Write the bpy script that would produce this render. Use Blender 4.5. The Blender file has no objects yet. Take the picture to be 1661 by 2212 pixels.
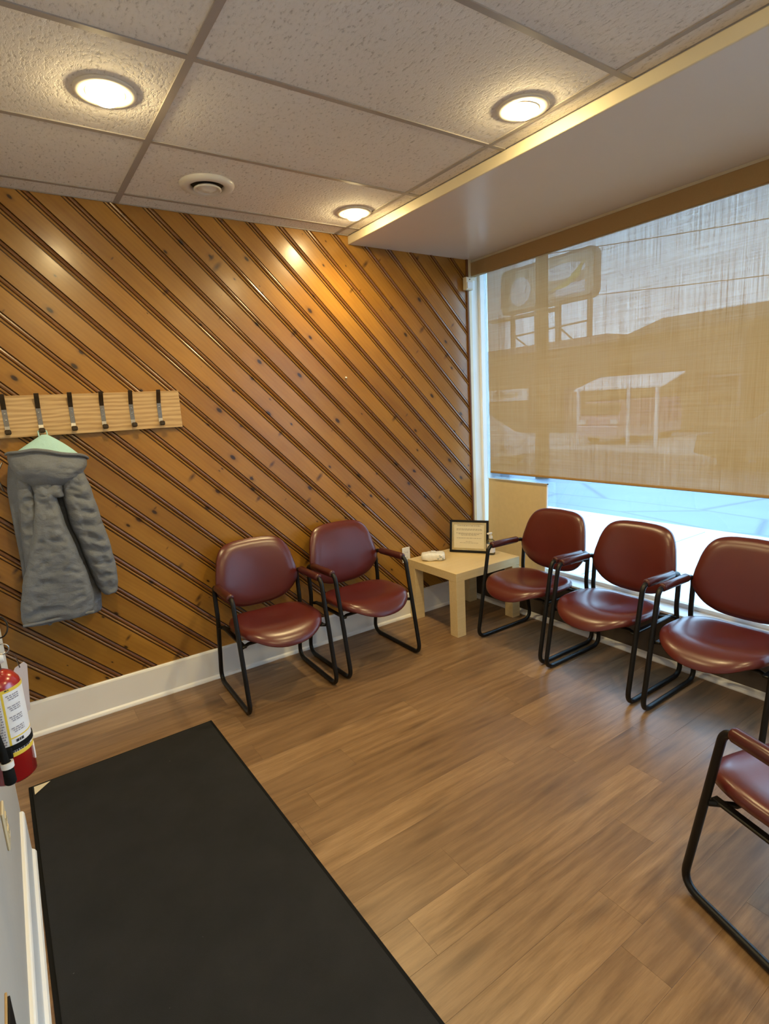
import bpy, bmesh, math, random
from mathutils import Vector, Matrix, noise
random.seed(7)
SC = bpy.context.scene
COL = SC.collection
PI = math.pi
H = 2.6906          # ceiling height
HS = 2.6421         # underside of the soffit over the window
XS = -1.043         # face of that soffit
LWX = -3.24         # face of the left wall

# ------------------------------------------------------------------ camera
cam_d = bpy.data.cameras.new('camera')
cam = bpy.data.objects.new('camera', cam_d)
COL.objects.link(cam)
cam_d.sensor_fit = 'VERTICAL'
cam_d.sensor_height = 24.0
cam_d.lens = 1194.55 * 24.0 / 2212.0
cam_d.clip_start = 0.02
cam_d.clip_end = 200
def cam_axes(yaw, pitch, roll):
    y, p, r = map(math.radians, (yaw, pitch, roll))
    f = Vector((-math.sin(y) * math.cos(p), math.cos(y) * math.cos(p), math.sin(p)))
    rt = Vector((math.cos(y), math.sin(y), 0))
    up = rt.cross(f)
    return rt * math.cos(r) + up * math.sin(r), up * math.cos(r) - rt * math.sin(r), f
_r, _u, _f = cam_axes(-33.9608, -10.8948, -3.2565)
cam.matrix_world = Matrix(((_r.x, _u.x, -_f.x, -3.0809), (_r.y, _u.y, -_f.y, -3.273), (_r.z, _u.z, -_f.z, 1.6043), (0, 0, 0, 1)))
SC.camera = cam

# ------------------------------------------------------------------ sky and exposure
world = bpy.data.worlds.new('overcast_sky')
SC.world = world
world.use_nodes = True
wt = world.node_tree
wt.nodes.clear()
wo = wt.nodes.new('ShaderNodeOutputWorld')
wb = wt.nodes.new('ShaderNodeBackground')
wb.inputs['Color'].default_value = (0.42, 0.68, 1.0, 1)
wb.inputs['Strength'].default_value = 4.0
wt.links.new(wb.outputs[0], wo.inputs[0])
SC.view_settings.view_transform = 'Standard'
SC.view_settings.look = 'None'
SC.view_settings.gamma = 1
SC.view_settings.use_curve_mapping = False
SC.view_settings.exposure = 1.0
LAMP = 92.0          # radiance of a bulb face
BEAM = 27.0          # watts of a reflector bulb's downward beam
LAMP_COL = (1.0, 0.77, 0.38)
try:
    SC.cycles.use_denoising = True
    SC.cycles.max_bounces = 10
    SC.cycles.diffuse_bounces = 5
    SC.cycles.sample_clamp_indirect = 8
except Exception:
    pass

# ------------------------------------------------------------------ helpers
class NT:
    def __init__(s, name):
        s.m = bpy.data.materials.new(name)
        s.m.use_nodes = True
        s.t = s.m.node_tree
        s.t.nodes.clear()
        s.out = s.n('OutputMaterial')
    def n(s, typ, **kw):
        nd = s.t.nodes.new('ShaderNode' + typ)
        for k, v in kw.items():
            if k in nd.inputs: nd.inputs[k].default_value = v
            else: setattr(nd, k, v)
        return nd
    def l(s, a, b): s.t.links.new(a, b)
    def set(s, nd, idx, v):
        if isinstance(v, (int, float, tuple, list)): nd.inputs[idx].default_value = v
        else: s.l(v, nd.inputs[idx])
    def math(s, op, a, b=0.0, c=0.0):
        nd = s.n('Math', operation=op)
        for i, v in enumerate((a, b, c)): s.set(nd, i, v)
        return nd.outputs[0]
    def mix(s, f, a, b, mode='MIX'):
        nd = s.n('Mix', data_type='RGBA', blend_type=mode)
        s.set(nd, 0, f)
        for i, v in ((6, a), (7, b)):
            s.set(nd, i, v if not isinstance(v, tuple) or len(v) == 4 else v + (1,))
        return nd.outputs[2]
    def ramp(s, f, stops):
        nd = s.n('ValToRGB')
        e = nd.color_ramp.elements
        while len(e) < len(stops): e.new(0.5)
        for q, (p, c) in zip(e, stops):
            q.position = p
            q.color = (c, c, c, 1) if isinstance(c, (int, float)) else tuple(c) + (1,)
        s.l(f, nd.inputs[0])
        return nd.outputs[0]
    def coord(s): return s.n('TexCoord').outputs['Object']
    def scale(s, v, sc):
        nd = s.n('Mapping')
        s.l(v, nd.inputs[0])
        nd.inputs['Scale'].default_value = sc
        return nd.outputs[0]
    def noise(s, v, scale, detail=3, rough=0.5, dist=0.0):
        nd = s.n('TexNoise', Scale=scale, Detail=detail, Roughness=rough, Distortion=dist)
        if v is not None: s.l(v, nd.inputs['Vector'])
        return nd.outputs[0]
    def bump(s, h, strength=0.3, dist=0.01):
        nd = s.n('Bump', Strength=strength, Distance=dist)
        s.l(h, nd.inputs['Height'])
        return nd.outputs[0]
    def pbr(s, col, rough=0.5, metal=0.0, normal=None, coat=0.0, coat_r=0.2, spec=0.5):
        p = s.n('BsdfPrincipled')
        s.set(p, 'Base Color', col if not isinstance(col, tuple) or len(col) == 4 else col + (1,))
        s.set(p, 'Roughness', rough)
        p.inputs['Metallic'].default_value = metal
        p.inputs['Coat Weight'].default_value = coat
        p.inputs['Coat Roughness'].default_value = coat_r
        p.inputs['Specular IOR Level'].default_value = spec
        if normal is not None: s.l(normal, p.inputs['Normal'])
        s.l(p.outputs[0], s.out.inputs[0])
        return s.m

def plain(name, col, rough=0.5, metal=0.0, var=0.06, scale=30, bump=0.0, **kw):
    """A solid colour with a little procedural unevenness."""
    t = NT(name)
    v = t.coord()
    nz = t.noise(v, scale, 4)
    dark = tuple(c * (1 - var) for c in col)
    lite = tuple(min(1, c * (1 + var)) for c in col)
    c = t.mix(nz, dark, lite)
    nm = t.bump(t.noise(v, scale * 4, 3), bump, 0.002) if bump else None
    return t.pbr(c, rough, metal, nm, **kw)

def obj(name, bm, mat, parent=None, smooth=False, kind=None, label=None):
    me = bpy.data.meshes.new(name)
    bmesh.ops.recalc_face_normals(bm, faces=bm.faces[:])
    if smooth:
        for f in bm.faces: f.smooth = True
    bm.to_mesh(me)
    bm.free()
    for m in (mat if isinstance(mat, (list, tuple)) else [mat]): me.materials.append(m)
    o = bpy.data.objects.new(name, me)
    COL.objects.link(o)
    if parent: o.parent = parent
    if kind: o['kind'] = kind
    if label: o['label'] = label
    if smooth == 'angle': sharp(o)
    return o

def sharp(o, ang=40):
    me = o.data
    bm = bmesh.new()
    bm.from_mesh(me)
    for e in bm.edges:
        e.smooth = not (len(e.link_faces) == 2 and e.calc_face_angle(0) > math.radians(ang))
    bm.to_mesh(me)
    bm.free()

def thing(name, label, cat, loc=(0, 0, 0), rz=0.0, group=None):
    o = bpy.data.objects.new(name, None)
    o.empty_display_size = 0.1
    COL.objects.link(o)
    o.location = loc
    o.rotation_euler = (0, 0, rz)
    o['label'] = label
    o['category'] = cat
    if group: o['group'] = group
    return o

def tag(o, label, cat, group=None):
    o['label'] = label
    o['category'] = cat
    if group: o['group'] = group
    return o

def dup(root, loc, rz, label, group=None):
    r = root.copy()
    COL.objects.link(r)
    r.location = loc
    r.rotation_euler = (0, 0, rz)
    r['label'] = label
    if group: r['group'] = group
    def rec(src, dst):
        for ch in list(src.children):
            c = ch.copy()
            COL.objects.link(c)
            c.parent = dst
            rec(ch, c)
    rec(root, r)
    return r

def box(x0, x1, y0, y1, z0, z1, bm=None, bev=0.0, seg=1):
    b = bmesh.new()
    r = bmesh.ops.create_cube(b, size=1)
    for v in b.verts:
        v.co = ((x0 + x1) / 2 + v.co.x * (x1 - x0), (y0 + y1) / 2 + v.co.y * (y1 - y0), (z0 + z1) / 2 + v.co.z * (z1 - z0))
    if bev: bmesh.ops.bevel(b, geom=b.edges[:], offset=bev, segments=seg, affect='EDGES', profile=0.5)
    if bm is None: return b
    merge(bm, b)
    return bm

def merge(bm, b, mat_index=None):
    me = bpy.data.meshes.new('tmp')
    if mat_index is not None:
        for f in b.faces: f.material_index = mat_index
    b.to_mesh(me)
    b.free()
    bm.from_mesh(me)
    bpy.data.meshes.remove(me)

def fillet(pts, r, n=6, closed=False):
    P = [Vector(p) for p in pts]
    out = []
    N = len(P)
    for i, p in enumerate(P):
        if not closed and i in (0, N - 1):
            out.append(p)
            continue
        a, b = P[i - 1], P[(i + 1) % N]
        rr = r[i] if isinstance(r, (list, tuple)) else r
        u, v = (a - p).normalized(), (b - p).normalized()
        ang = u.angle(v)
        if ang > 3.1 or rr == 0:
            out.append(p)
            continue
        d = min(rr / math.tan(ang / 2), (a - p).length * 0.48, (b - p).length * 0.48)
        p0, p1 = p + u * d, p + v * d
        for k in range(n + 1):
            t = k / n
            out.append(p0 * (1 - t) ** 2 + p * 2 * t * (1 - t) + p1 * t * t)
    return out

def tube(pts, r, seg=10, closed=False, bm=None, caps=True, flat=1.0):
    if bm is None: bm = bmesh.new()
    P = [Vector(p) for p in pts]
    N = len(P)
    rings = []
    nrm = None
    for i, p in enumerate(P):
        if closed: t = (P[(i + 1) % N] - P[i - 1])
        else: t = P[min(i + 1, N - 1)] - P[max(i - 1, 0)]
        t.normalize()
        if nrm is None:
            ref = Vector((0, 0, 1)) if abs(t.z) < 0.9 else Vector((1, 0, 0))
            nrm = t.cross(ref).normalized()
        else:
            nrm = (nrm - t * nrm.dot(t)).normalized()
        bi = t.cross(nrm)
        rr = r[i] if isinstance(r, (list, tuple)) else r
        rings.append([bm.verts.new(p + nrm * (rr * math.cos(2 * PI * k / seg)) + bi * (rr * flat * math.sin(2 * PI * k / seg))) for k in range(seg)])
    for i in range(N if closed else N - 1):
        a, b = rings[i], rings[(i + 1) % N]
        for k in range(seg):
            bm.faces.new((a[k], a[(k + 1) % seg], b[(k + 1) % seg], b[k]))
    if not closed and caps:
        bm.faces.new(rings[0][::-1])
        bm.faces.new(rings[-1])
    return bm

def lathe(prof, seg=32, center=(0, 0, 0), axis='Z', bm=None, mats=None):
    """prof: (radius, height) pairs; radius 0 closes at a pole."""
    if bm is None: bm = bmesh.new()
    c = Vector(center)
    def pt(r, h, a):
        x, y = r * math.cos(a), r * math.sin(a)
        return c + (Vector((x, y, h)) if axis == 'Z' else Vector((h, x, y)) if axis == 'X' else Vector((x, h, y)))
    rings = []
    for r, h in prof:
        rings.append([bm.verts.new(pt(0, h, 0))] if r == 0 else [bm.verts.new(pt(r, h, 2 * PI * k / seg)) for k in range(seg)])
    for i in range(len(rings) - 1):
        a, b = rings[i], rings[i + 1]
        for k in range(seg):
            k2 = (k + 1) % seg
            if len(a) == 1 and len(b) == 1: continue
            f = bm.faces.new((a[0], b[k2], b[k])) if len(a) == 1 else bm.faces.new((a[k], a[k2], b[0])) if len(b) == 1 else bm.faces.new((a[k], a[k2], b[k2], b[k]))
            if mats: f.material_index = mats[i]
    return bm

def loft(rings, cap=True, bm=None):
    if bm is None: bm = bmesh.new()
    R = [[bm.verts.new(p) for p in r] for r in rings]
    n = len(R[0])
    for a, b in zip(R, R[1:]):
        for k in range(n):
            bm.faces.new((a[k], a[(k + 1) % n], b[(k + 1) % n], b[k]))
    if cap:
        bm.faces.new(R[0][::-1])
        bm.faces.new(R[-1])
    return bm

def prism(poly, axis, a0, a1, bm=None):
    """poly of 2-D points extruded along axis ('X','Y','Z')."""
    if bm is None: bm = bmesh.new()
    def P(p, a): return (a, p[0], p[1]) if axis == 'X' else (p[0], a, p[1]) if axis == 'Y' else (p[0], p[1], a)
    A = [bm.verts.new(P(p, a0)) for p in poly]
    B = [bm.verts.new(P(p, a1)) for p in poly]
    n = len(poly)
    for k in range(n): bm.faces.new((A[k], A[(k + 1) % n], B[(k + 1) % n], B[k]))
    bm.faces.new(A[::-1])
    bm.faces.new(B)
    return bm

# ------------------------------------------------------------------ materials
def pine(name, lo, hi, rough=0.32):
    t = NT(name)
    v = t.coord()
    def dot(w):
        nd = t.n('VectorMath', operation='DOT_PRODUCT')
        t.l(v, nd.inputs[0])
        nd.inputs[1].default_value = w
        return nd.outputs['Value']
    rnd = t.n('ObjectInfo').outputs['Random']
    s, a = dot((0.7071, 0, -0.7071)), dot((0.7071, 0, 0.7071))
    cb = t.n('CombineXYZ')
    t.l(t.math('ADD', s, t.math('MULTIPLY', rnd, 37.0)), cb.inputs[0])
    t.l(a, cb.inputs[1])
    t.l(t.math('MULTIPLY', rnd, 11.0), cb.inputs[2])
    uv = cb.outputs[0]
    warp = t.noise(t.scale(uv, (1.6, 9, 1)), 1.0, 2)
    gr = t.n('TexWave', wave_type='BANDS', bands_direction='Y', Scale=9.0, Distortion=7.0, Detail=2.0)
    gr.inputs['Detail Scale'].default_value = 1.2
    t.l(t.scale(uv, (0.35, 1.6, 1)), gr.inputs['Vector'])
    fine = t.noise(t.scale(uv, (4, 160, 1)), 1.0, 3)
    g = t.math('ADD', t.math('MULTIPLY', gr.outputs['Fac'], 0.07), t.math('ADD', t.math('MULTIPLY', warp, 0.62), t.math('ADD', t.math('MULTIPLY', fine, 0.10), t.math('MULTIPLY', t.noise(t.scale(uv, (5, 14, 1)), 1.0, 3, 0.6), 0.30))))
    col = t.mix(t.ramp(g, [(0.30, 0.0), (0.80, 1.0)]), lo, hi)
    col = t.mix(t.math('MULTIPLY', rnd, 0.50), col, tuple(c * 0.60 for c in lo))
    # knots: few cells of a Voronoi pattern, stretched a little along the board
    vo = t.n('TexVoronoi', voronoi_dimensions='2D', feature='F1', Scale=1.0, Randomness=1.0)
    t.l(t.scale(uv, (5.2, 9.5, 1)), vo.inputs['Vector'])
    sep = t.n('SeparateColor')
    t.l(vo.outputs['Color'], sep.inputs[0])
    size = t.ramp(sep.outputs[0], [(0.60, 0.0), (1.0, 0.14)])
    rat = t.math('DIVIDE', vo.outputs['Distance'], t.math('ADD', size, 0.0005))
    halo = t.ramp(t.math('MULTIPLY', rat, 0.4), [(0.2, 1.0), (0.75, 0.0)])
    core = t.ramp(t.math('MULTIPLY', rat, 0.4), [(0.20, 1.0), (0.36, 0.0)])
    col = t.mix(t.math('MULTIPLY', halo, 0.5), col, tuple(c * 0.45 for c in lo))
    col = t.mix(t.math('MULTIPLY', core, 0.93), col, (0.022, 0.009, 0.004))
    # spike knots: thin dark streaks running across the board
    v2 = t.n('TexVoronoi', voronoi_dimensions='2D', feature='F1', Scale=1.0, Randomness=1.0)
    sk = t.n('Mapping')
    t.l(uv, sk.inputs[0])
    sk.inputs['Scale'].default_value = (9.0, 3.6, 1)
    sk.inputs['Rotation'].default_value = (0, 0, 0.35)
    t.l(sk.outputs[0], v2.inputs['Vector'])
    s2 = t.n('SeparateColor')
    t.l(v2.outputs['Color'], s2.inputs[0])
    z2 = t.ramp(s2.outputs[1], [(0.68, 0.0), (1.0, 0.14)])
    r2 = t.math('DIVIDE', t.math('ADD', v2.outputs['Distance'], t.math('MULTIPLY', t.noise(uv, 60, 2), 0.05)), t.math('ADD', z2, 0.0005))
    col = t.mix(t.ramp(t.math('MULTIPLY', r2, 0.4), [(0.15, 0.85), (0.60, 0.0)]), col, (0.040, 0.015, 0.005))
    nm = t.bump(t.math('ADD', fine, warp), 0.10, 0.002)
    return t.pbr(col, rough, 0, nm, coat=0.45, coat_r=0.20)

M = {}
M['pine'] = pine('varnished_pine', (0.28, 0.120, 0.014), (0.49, 0.250, 0.040))
M['pine_bead'] = pine('varnished_pine_bead', (0.15, 0.055, 0.009), (0.27, 0.105, 0.017))
M['pine_groove'] = plain('dark_pine_groove', (0.060, 0.023, 0.007), 0.4, 0, 0.2, 40)  # darker brown for the groove faces of the boards

def vinyl_plank():
    t = NT('vinyl_plank')
    v = t.coord()
    rnd = t.n('ObjectInfo').outputs['Random']
    sx = t.n('SeparateXYZ')
    t.l(v, sx.inputs[0])
    cb = t.n('CombineXYZ')
    t.l(t.math('ADD', sx.outputs[0], t.math('MULTIPLY', rnd, 53.0)), cb.inputs[0])
    t.l(sx.outputs[1], cb.inputs[1])
    t.l(t.math('MULTIPLY', rnd, 17.0), cb.inputs[2])
    uv = cb.outputs[0]
    w = t.n('TexWave', wave_type='BANDS', bands_direction='Y', Scale=5.0, Distortion=9.0, Detail=3.0)
    w.inputs['Detail Scale'].default_value = 1.3
    t.l(t.scale(uv, (0.28, 1.3, 1)), w.inputs['Vector'])
    broad = t.noise(t.scale(uv, (2.0, 24, 1)), 1.0, 6, 0.66, 0.4)
    blot = t.noise(t.scale(uv, (1.6, 5, 1)), 1.0, 3, 0.6)
    fine = t.noise(t.scale(uv, (9, 150, 1)), 1.0, 6, 0.7)
    g = t.math('ADD', t.math('ADD', t.math('MULTIPLY', w.outputs['Fac'], 0.08), t.math('MULTIPLY', blot, 0.42)), t.math('ADD', t.math('MULTIPLY', broad, 0.50), t.math('MULTIPLY', fine, 0.40)))
    col = t.ramp(g, [(0.46, (0.110, 0.058, 0.026)), (0.68, (0.220, 0.128, 0.060)), (0.92, (0.36, 0.225, 0.115))])
    col = t.mix(t.math('MULTIPLY', rnd, 0.50), col, (0.150, 0.086, 0.044))
    vo = t.n('TexVoronoi', voronoi_dimensions='2D', feature='F1', Scale=1.0, Randomness=1.0)
    t.l(t.scale(uv, (1.1, 5.5, 1)), vo.inputs['Vector'])
    kn = t.ramp(vo.outputs['Distance'], [(0.0, 1.0), (0.16, 0.0)])
    col = t.mix(t.math('MULTIPLY', kn, 0.55), col, (0.06, 0.032, 0.016))
    nm = t.bump(fine, 0.12, 0.001)
    return t.pbr(col, t.math('ADD', 0.28, t.math('MULTIPLY', fine, 0.14)), 0, nm, spec=0.5)
M['plank'] = vinyl_plank()

def tile_mat():
    t = NT('fissured_ceiling_tile')
    v = t.coord()
    n1 = t.noise(t.scale(v, (95, 45, 40)), 1.0, 4, 0.6)
    n2 = t.noise(v, 190, 2)
    h = t.math('ADD', t.ramp(n1, [(0.36, 0.0), (0.52, 1.0)]), t.math('MULTIPLY', n2, 0.35))
    col = t.mix(t.ramp(n1, [(0.30, 0.0), (0.42, 1.0)]), (0.50, 0.465, 0.435), (0.80, 0.765, 0.735))
    return t.pbr(col, 0.9, 0, t.bump(h, 0.6, 0.004), spec=0.2)
M['tile'] = tile_mat()
M['grid'] = plain('painted_steel_grid', (0.36, 0.325, 0.30), 0.45, 0, 0.04)
M['soffit'] = plain('satin_soffit_paint', (0.74, 0.70, 0.675), 0.28, 0, 0.02, 6)
M['cream'] = plain('cream_gloss_paint', (0.74, 0.66, 0.47), 0.35, 0, 0.03, 8)
M['white'] = plain('white_gloss_paint', (0.86, 0.865, 0.85), 0.32, 0, 0.03, 8)
M['wallpaint'] = plain('warm_white_wall_paint', (0.46, 0.43, 0.385), 0.7, 0, 0.03, 20, bump=0.15)
M['backwall'] = plain('beige_wall_paint', (0.60, 0.54, 0.45), 0.8, 0, 0.03, 20)
M['sub'] = plain('subfloor', (0.05, 0.035, 0.025), 0.9)
M['darkpanel'] = plain('dark_brown_panel', (0.060, 0.042, 0.030), 0.55, 0, 0.15, 12)
M['browntrim'] = plain('stained_corner_trim', (0.13, 0.045, 0.014), 0.35, 0, 0.2, 30)
M['steel_black'] = plain('black_powder_coat', (0.0045, 0.0045, 0.005), 0.40, 0, 0.1, 60, spec=0.35)
M['chrome'] = plain('worn_chrome', (0.42, 0.40, 0.37), 0.25, 1.0, 0.08)
M['bronze'] = plain('dark_bronze', (0.10, 0.075, 0.05), 0.35, 0.9, 0.2)
M['rubber'] = plain('black_rubber', (0.006, 0.006, 0.006), 0.9, 0, 0.1, spec=0.2)

def vinyl():
    t = NT('burgundy_vinyl')
    v = t.coord()
    n1 = t.noise(v, 6, 3)
    col = t.mix(n1, (0.074, 0.0098, 0.0078), (0.110, 0.0160, 0.0125))
    vo = t.n('TexVoronoi', Scale=420.0)
    t.l(v, vo.inputs['Vector'])
    return t.pbr(col, 0.31, 0, t.bump(vo.outputs['Distance'], 0.08, 0.001), coat=0.3, coat_r=0.24)
M['vinyl'] = vinyl()
M['vinyl_dark'] = plain('burgundy_armrest', (0.060, 0.0105, 0.010), 0.28, 0, 0.1, 20)

def birch():
    t = NT('birch_laminate')
    v = t.coord()
    g = t.noise(t.scale(v, (3, 60, 60)), 1.0, 3)
    col = t.mix(g, (0.62, 0.46, 0.22), (0.77, 0.60, 0.33))
    return t.pbr(col, 0.42)
M['birch'] = birch()
def oak():
    t = NT('light_oak')
    v = t.coord()
    w = t.n('TexWave', wave_type='BANDS', bands_direction='Z', Scale=9.0, Distortion=6.0, Detail=3.0)
    t.l(t.scale(v, (0.35, 1, 1.6)), w.inputs['Vector'])
    g = t.math('ADD', t.math('MULTIPLY', w.outputs['Fac'], 0.35), t.math('MULTIPLY', t.noise(t.scale(v, (6, 90, 140)), 1.0, 3), 0.7))
    col = t.mix(t.ramp(g, [(0.25, 0.0), (0.8, 1.0)]), (0.40, 0.24, 0.10), (0.66, 0.46, 0.23))
    return t.pbr(col, 0.5)
M['oak'] = oak()

def mat_pile():
    t = NT('charcoal_mat_pile')
    v = t.coord()
    n1 = t.noise(v, 700, 2)
    n2 = t.noise(v, 4, 4, 0.6)
    lint = t.ramp(t.noise(v, 55, 2), [(0.80, 0.0), (0.83, 1.0)])
    col = t.mix(n2, (0.008, 0.008, 0.008), (0.032, 0.031, 0.030))
    col = t.mix(t.math('MULTIPLY', n1, 0.5), col, (0.03, 0.03, 0.03))
    col = t.mix(lint, col, (0.10, 0.10, 0.10))
    return t.pbr(col, 0.95, 0, t.bump(n1, 0.5, 0.003), spec=0.15)
M['mat'] = mat_pile()

def coat_cloth(name, lo, hi):
    t = NT(name)
    v = t.coord()
    tw = t.noise(t.scale(v, (900, 300, 500)), 1.0, 2)
    bl = t.noise(v, 14, 4, 0.6)
    col = t.mix(t.math('ADD', t.math('MULTIPLY', tw, 0.65), t.math('MULTIPLY', bl, 0.35)), lo, hi)
    return t.pbr(col, 0.9, 0, t.bump(t.math('ADD', t.math('MULTIPLY', tw, 0.25), t.noise(t.scale(v, (1.0, 1.0, 1.7)), 22, 3, 0.6, 0.8)), 0.55, 0.014), spec=0.2)
M['coat'] = coat_cloth('grey_melange_cloth', (0.075, 0.084, 0.098), (0.295, 0.318, 0.355))
M['mint'] = coat_cloth('mint_lining', (0.40, 0.68, 0.68), (0.54, 0.84, 0.84))

def blind_mat():
    t = NT('sunscreen_fabric')
    v = t.coord()
    a = t.noise(t.scale(v, (1, 170, 2.2)), 1.0, 5, 0.7)
    b = t.noise(t.scale(v, (1, 2.0, 130)), 1.0, 5, 0.7)
    th = t.ramp(t.math('ADD', t.math('MULTIPLY', a, 0.62), t.math('MULTIPLY', b, 0.38)), [(0.34, 0.0), (0.66, 1.0)])
    col = t.mix(th, (0.46, 0.315, 0.150), (0.70, 0.52, 0.29))
    dif = t.n('BsdfDiffuse')
    t.l(col, dif.inputs[0])
    tl = t.n('BsdfTranslucent')
    t.l(col, tl.inputs[0])
    m1 = t.n('MixShader')
    m1.inputs[0].default_value = 0.33
    t.l(dif.outputs[0], m1.inputs[1])
    t.l(tl.outputs[0], m1.inputs[2])
    tr = t.n('BsdfTransparent')
    m2 = t.n('MixShader')
    t.l(t.math('ADD', 0.13, t.math('MULTIPLY', th, 0.21)), m2.inputs[0])
    t.l(m1.outputs[0], m2.inputs[1])
    t.l(tr.outputs[0], m2.inputs[2])
    t.l(m2.outputs[0], t.out.inputs[0])
    return t.m
M['blind'] = blind_mat()
M['blind_solid'] = plain('blind_cassette_fabric', (0.36, 0.23, 0.095), 0.85, 0, 0.1, 200)
def glass_mat(name, tint, refl=0.06):
    t = NT(name)
    tr = t.n('BsdfTransparent')
    tr.inputs[0].default_value = tint + (1,)
    gl = t.n('BsdfGlossy', Roughness=0.02)
    fr = t.n('Fresnel', IOR=1.45)
    m = t.n('MixShader')
    t.l(t.math('MULTIPLY', fr.outputs[0], 0.8), m.inputs[0])
    t.l(tr.outputs[0], m.inputs[1])
    t.l(gl.outputs[0], m.inputs[2])
    t.l(m.outputs[0], t.out.inputs[0])
    return t.m
M['glass'] = glass_mat('window_glass', (0.95, 0.98, 0.97))
M['clear'] = glass_mat('clear_plastic', (0.88, 0.92, 0.92))
def bulb_mat():
    t = NT('lit_bulb')
    e = t.n('Emission', Strength=LAMP)
    e.inputs[0].default_value = LAMP_COL + (1,)
    t.l(e.outputs[0], t.out.inputs[0])
    return t.m
M['bulb'] = bulb_mat()
M['trimring'] = plain('lamp_trim_enamel', (0.72, 0.68, 0.60), 0.4, 0, 0.03)
M['ventwhite'] = plain('vent_enamel', (0.70, 0.68, 0.64), 0.3, 0, 0.05, 15)
M['ventdark'] = plain('vent_throat', (0.02, 0.018, 0.016), 0.7)
M['paper'] = plain('paper', (0.72, 0.66, 0.50), 0.7, 0, 0.03)
M['ink'] = plain('grey_ink', (0.36, 0.32, 0.25), 0.8)
M['gold'] = plain('gold_mat', (0.80, 0.66, 0.36), 0.25, 0.8, 0.1)
M['red'] = plain('extinguisher_red', (0.30, 0.008, 0.007), 0.22, 0, 0.05, coat=0.6)
M['labelwhite'] = plain('label_white', (0.74, 0.72, 0.72), 0.45)
M['labelyellow'] = plain('label_yellow', (0.72, 0.52, 0.05), 0.45)
M['labelgrey'] = plain('label_print_grey', (0.28, 0.26, 0.30), 0.5)
M['labelblack'] = plain('label_print_black', (0.02, 0.02, 0.025), 0.5)
M['tagpaper'] = plain('manila_tag', (0.55, 0.45, 0.40), 0.75, 0, 0.08)
M['plastic_white'] = plain('white_plastic', (0.75, 0.73, 0.69), 0.4)
M['plastic_beige'] = plain('beige_plastic', (0.62, 0.52, 0.33), 0.45)
M['packet'] = plain('crinkled_packet', (0.84, 0.83, 0.78), 0.35, 0, 0.15, 60, bump=0.4)
M['packet_print'] = plain('packet_print', (0.18, 0.24, 0.26), 0.4)
M['hardboard'] = plain('beige_hardboard', (0.66, 0.53, 0.30), 0.75, 0, 0.08, 25)
M['plaque'] = plain('tan_wood_plaque', (0.42, 0.27, 0.11), 0.5, 0, 0.15)
# outside
M['concrete'] = plain('pale_concrete', (0.44, 0.45, 0.46), 0.8, 0, 0.1, 8)
def asphalt():
    t = NT('wet_asphalt')
    v = t.coord()
    n1 = t.noise(v, 1.4, 5, 0.6)
    vo = t.n('TexVoronoi', feature='DISTANCE_TO_EDGE', Scale=0.9)
    t.l(t.scale(v, (1.0, 0.35, 1)), vo.inputs['Vector'])
    cr = t.ramp(vo.outputs['Distance'], [(0.0, 0.0), (0.025, 1.0)])
    col = t.mix(n1, (0.050, 0.078, 0.110), (0.090, 0.125, 0.165))
    col = t.mix(cr, (0.03, 0.04, 0.055), col)
    return t.pbr(col, 0.45, 0, spec=0.6)
M['asphalt'] = asphalt()
M['siding'] = plain('dark_siding', (0.10, 0.085, 0.075), 0.8, 0, 0.15, 3)
M['siding2'] = plain('lilac_grey_siding', (0.17, 0.15, 0.18), 0.8, 0, 0.1, 3)
M['roofing'] = plain('shingle_roofing', (0.055, 0.05, 0.048), 0.9, 0, 0.2, 12)
M['darkglass'] = plain('dark_window_glass', (0.03, 0.035, 0.04), 0.1)
M['polewood'] = plain('weathered_pole_wood', (0.07, 0.05, 0.035), 0.9, 0, 0.25, 10)
M['signwhite'] = plain('sign_white', (0.70, 0.72, 0.74), 0.5)
M['signpale'] = plain('sign_pale_tan', (0.40, 0.36, 0.30), 0.5, 0, 0.1, 2)
M['signyellow'] = plain('sign_yellow', (0.55, 0.44, 0.16), 0.5)
M['signgrey'] = plain('sign_grey', (0.16, 0.15, 0.15), 0.6)
M['galv'] = plain('galvanised_sheet', (0.78, 0.80, 0.82), 0.4, 0, 0.05)
M['lilac'] = plain('lilac_van_paint', (0.33, 0.20, 0.34), 0.4)
M['lilac_pale'] = plain('pale_lilac_panel', (0.50, 0.40, 0.50), 0.4)
M['carsilver'] = plain('silver_car_paint', (0.55, 0.58, 0.62), 0.25, 0.3)
M['cardark'] = plain('dark_car_paint', (0.045, 0.04, 0.035), 0.3)
M['wire'] = plain('black_cable', (0.02, 0.02, 0.02), 0.6)

# ------------------------------------------------------------------ room shell
YB = -6.2   # the wall behind the camera
floor = obj('floor', box(-3.9, 0.0, YB, 0.02, -0.10, -0.006), M['sub'], kind='structure')
PW, B0 = 0.152, -1.13
fixed = {0: -1.973, 3: -1.415, 5: -1.985, 6: -2.254, 7: -1.367, 8: -1.693, -3: -1.826, -1: -1.48, 4: -1.20, 2: -2.35, 1: -1.02, -2: -2.3, -4: -1.05, -5: -2.15}
plank_cache = {}
def plank_mesh(L, W):
    key = (round(L, 3), round(W, 3))
    if key not in plank_cache:
        b = box(0.0002, L - 0.0002, -W + 0.0002, -0.0002, -0.006, 0.0)
        top = [e for e in b.edges if all(v.co.z > -0.001 for v in e.verts)]
        bmesh.ops.bevel(b, geom=top, offset=0.0003, segments=1, affect='EDGES')
        bmesh.ops.recalc_face_normals(b, faces=b.faces[:])
        me = bpy.data.meshes.new('plank')
        b.to_mesh(me)
        b.free()
        me.materials.append(M['plank'])
        plank_cache[key] = me
    return plank_cache[key]
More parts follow.
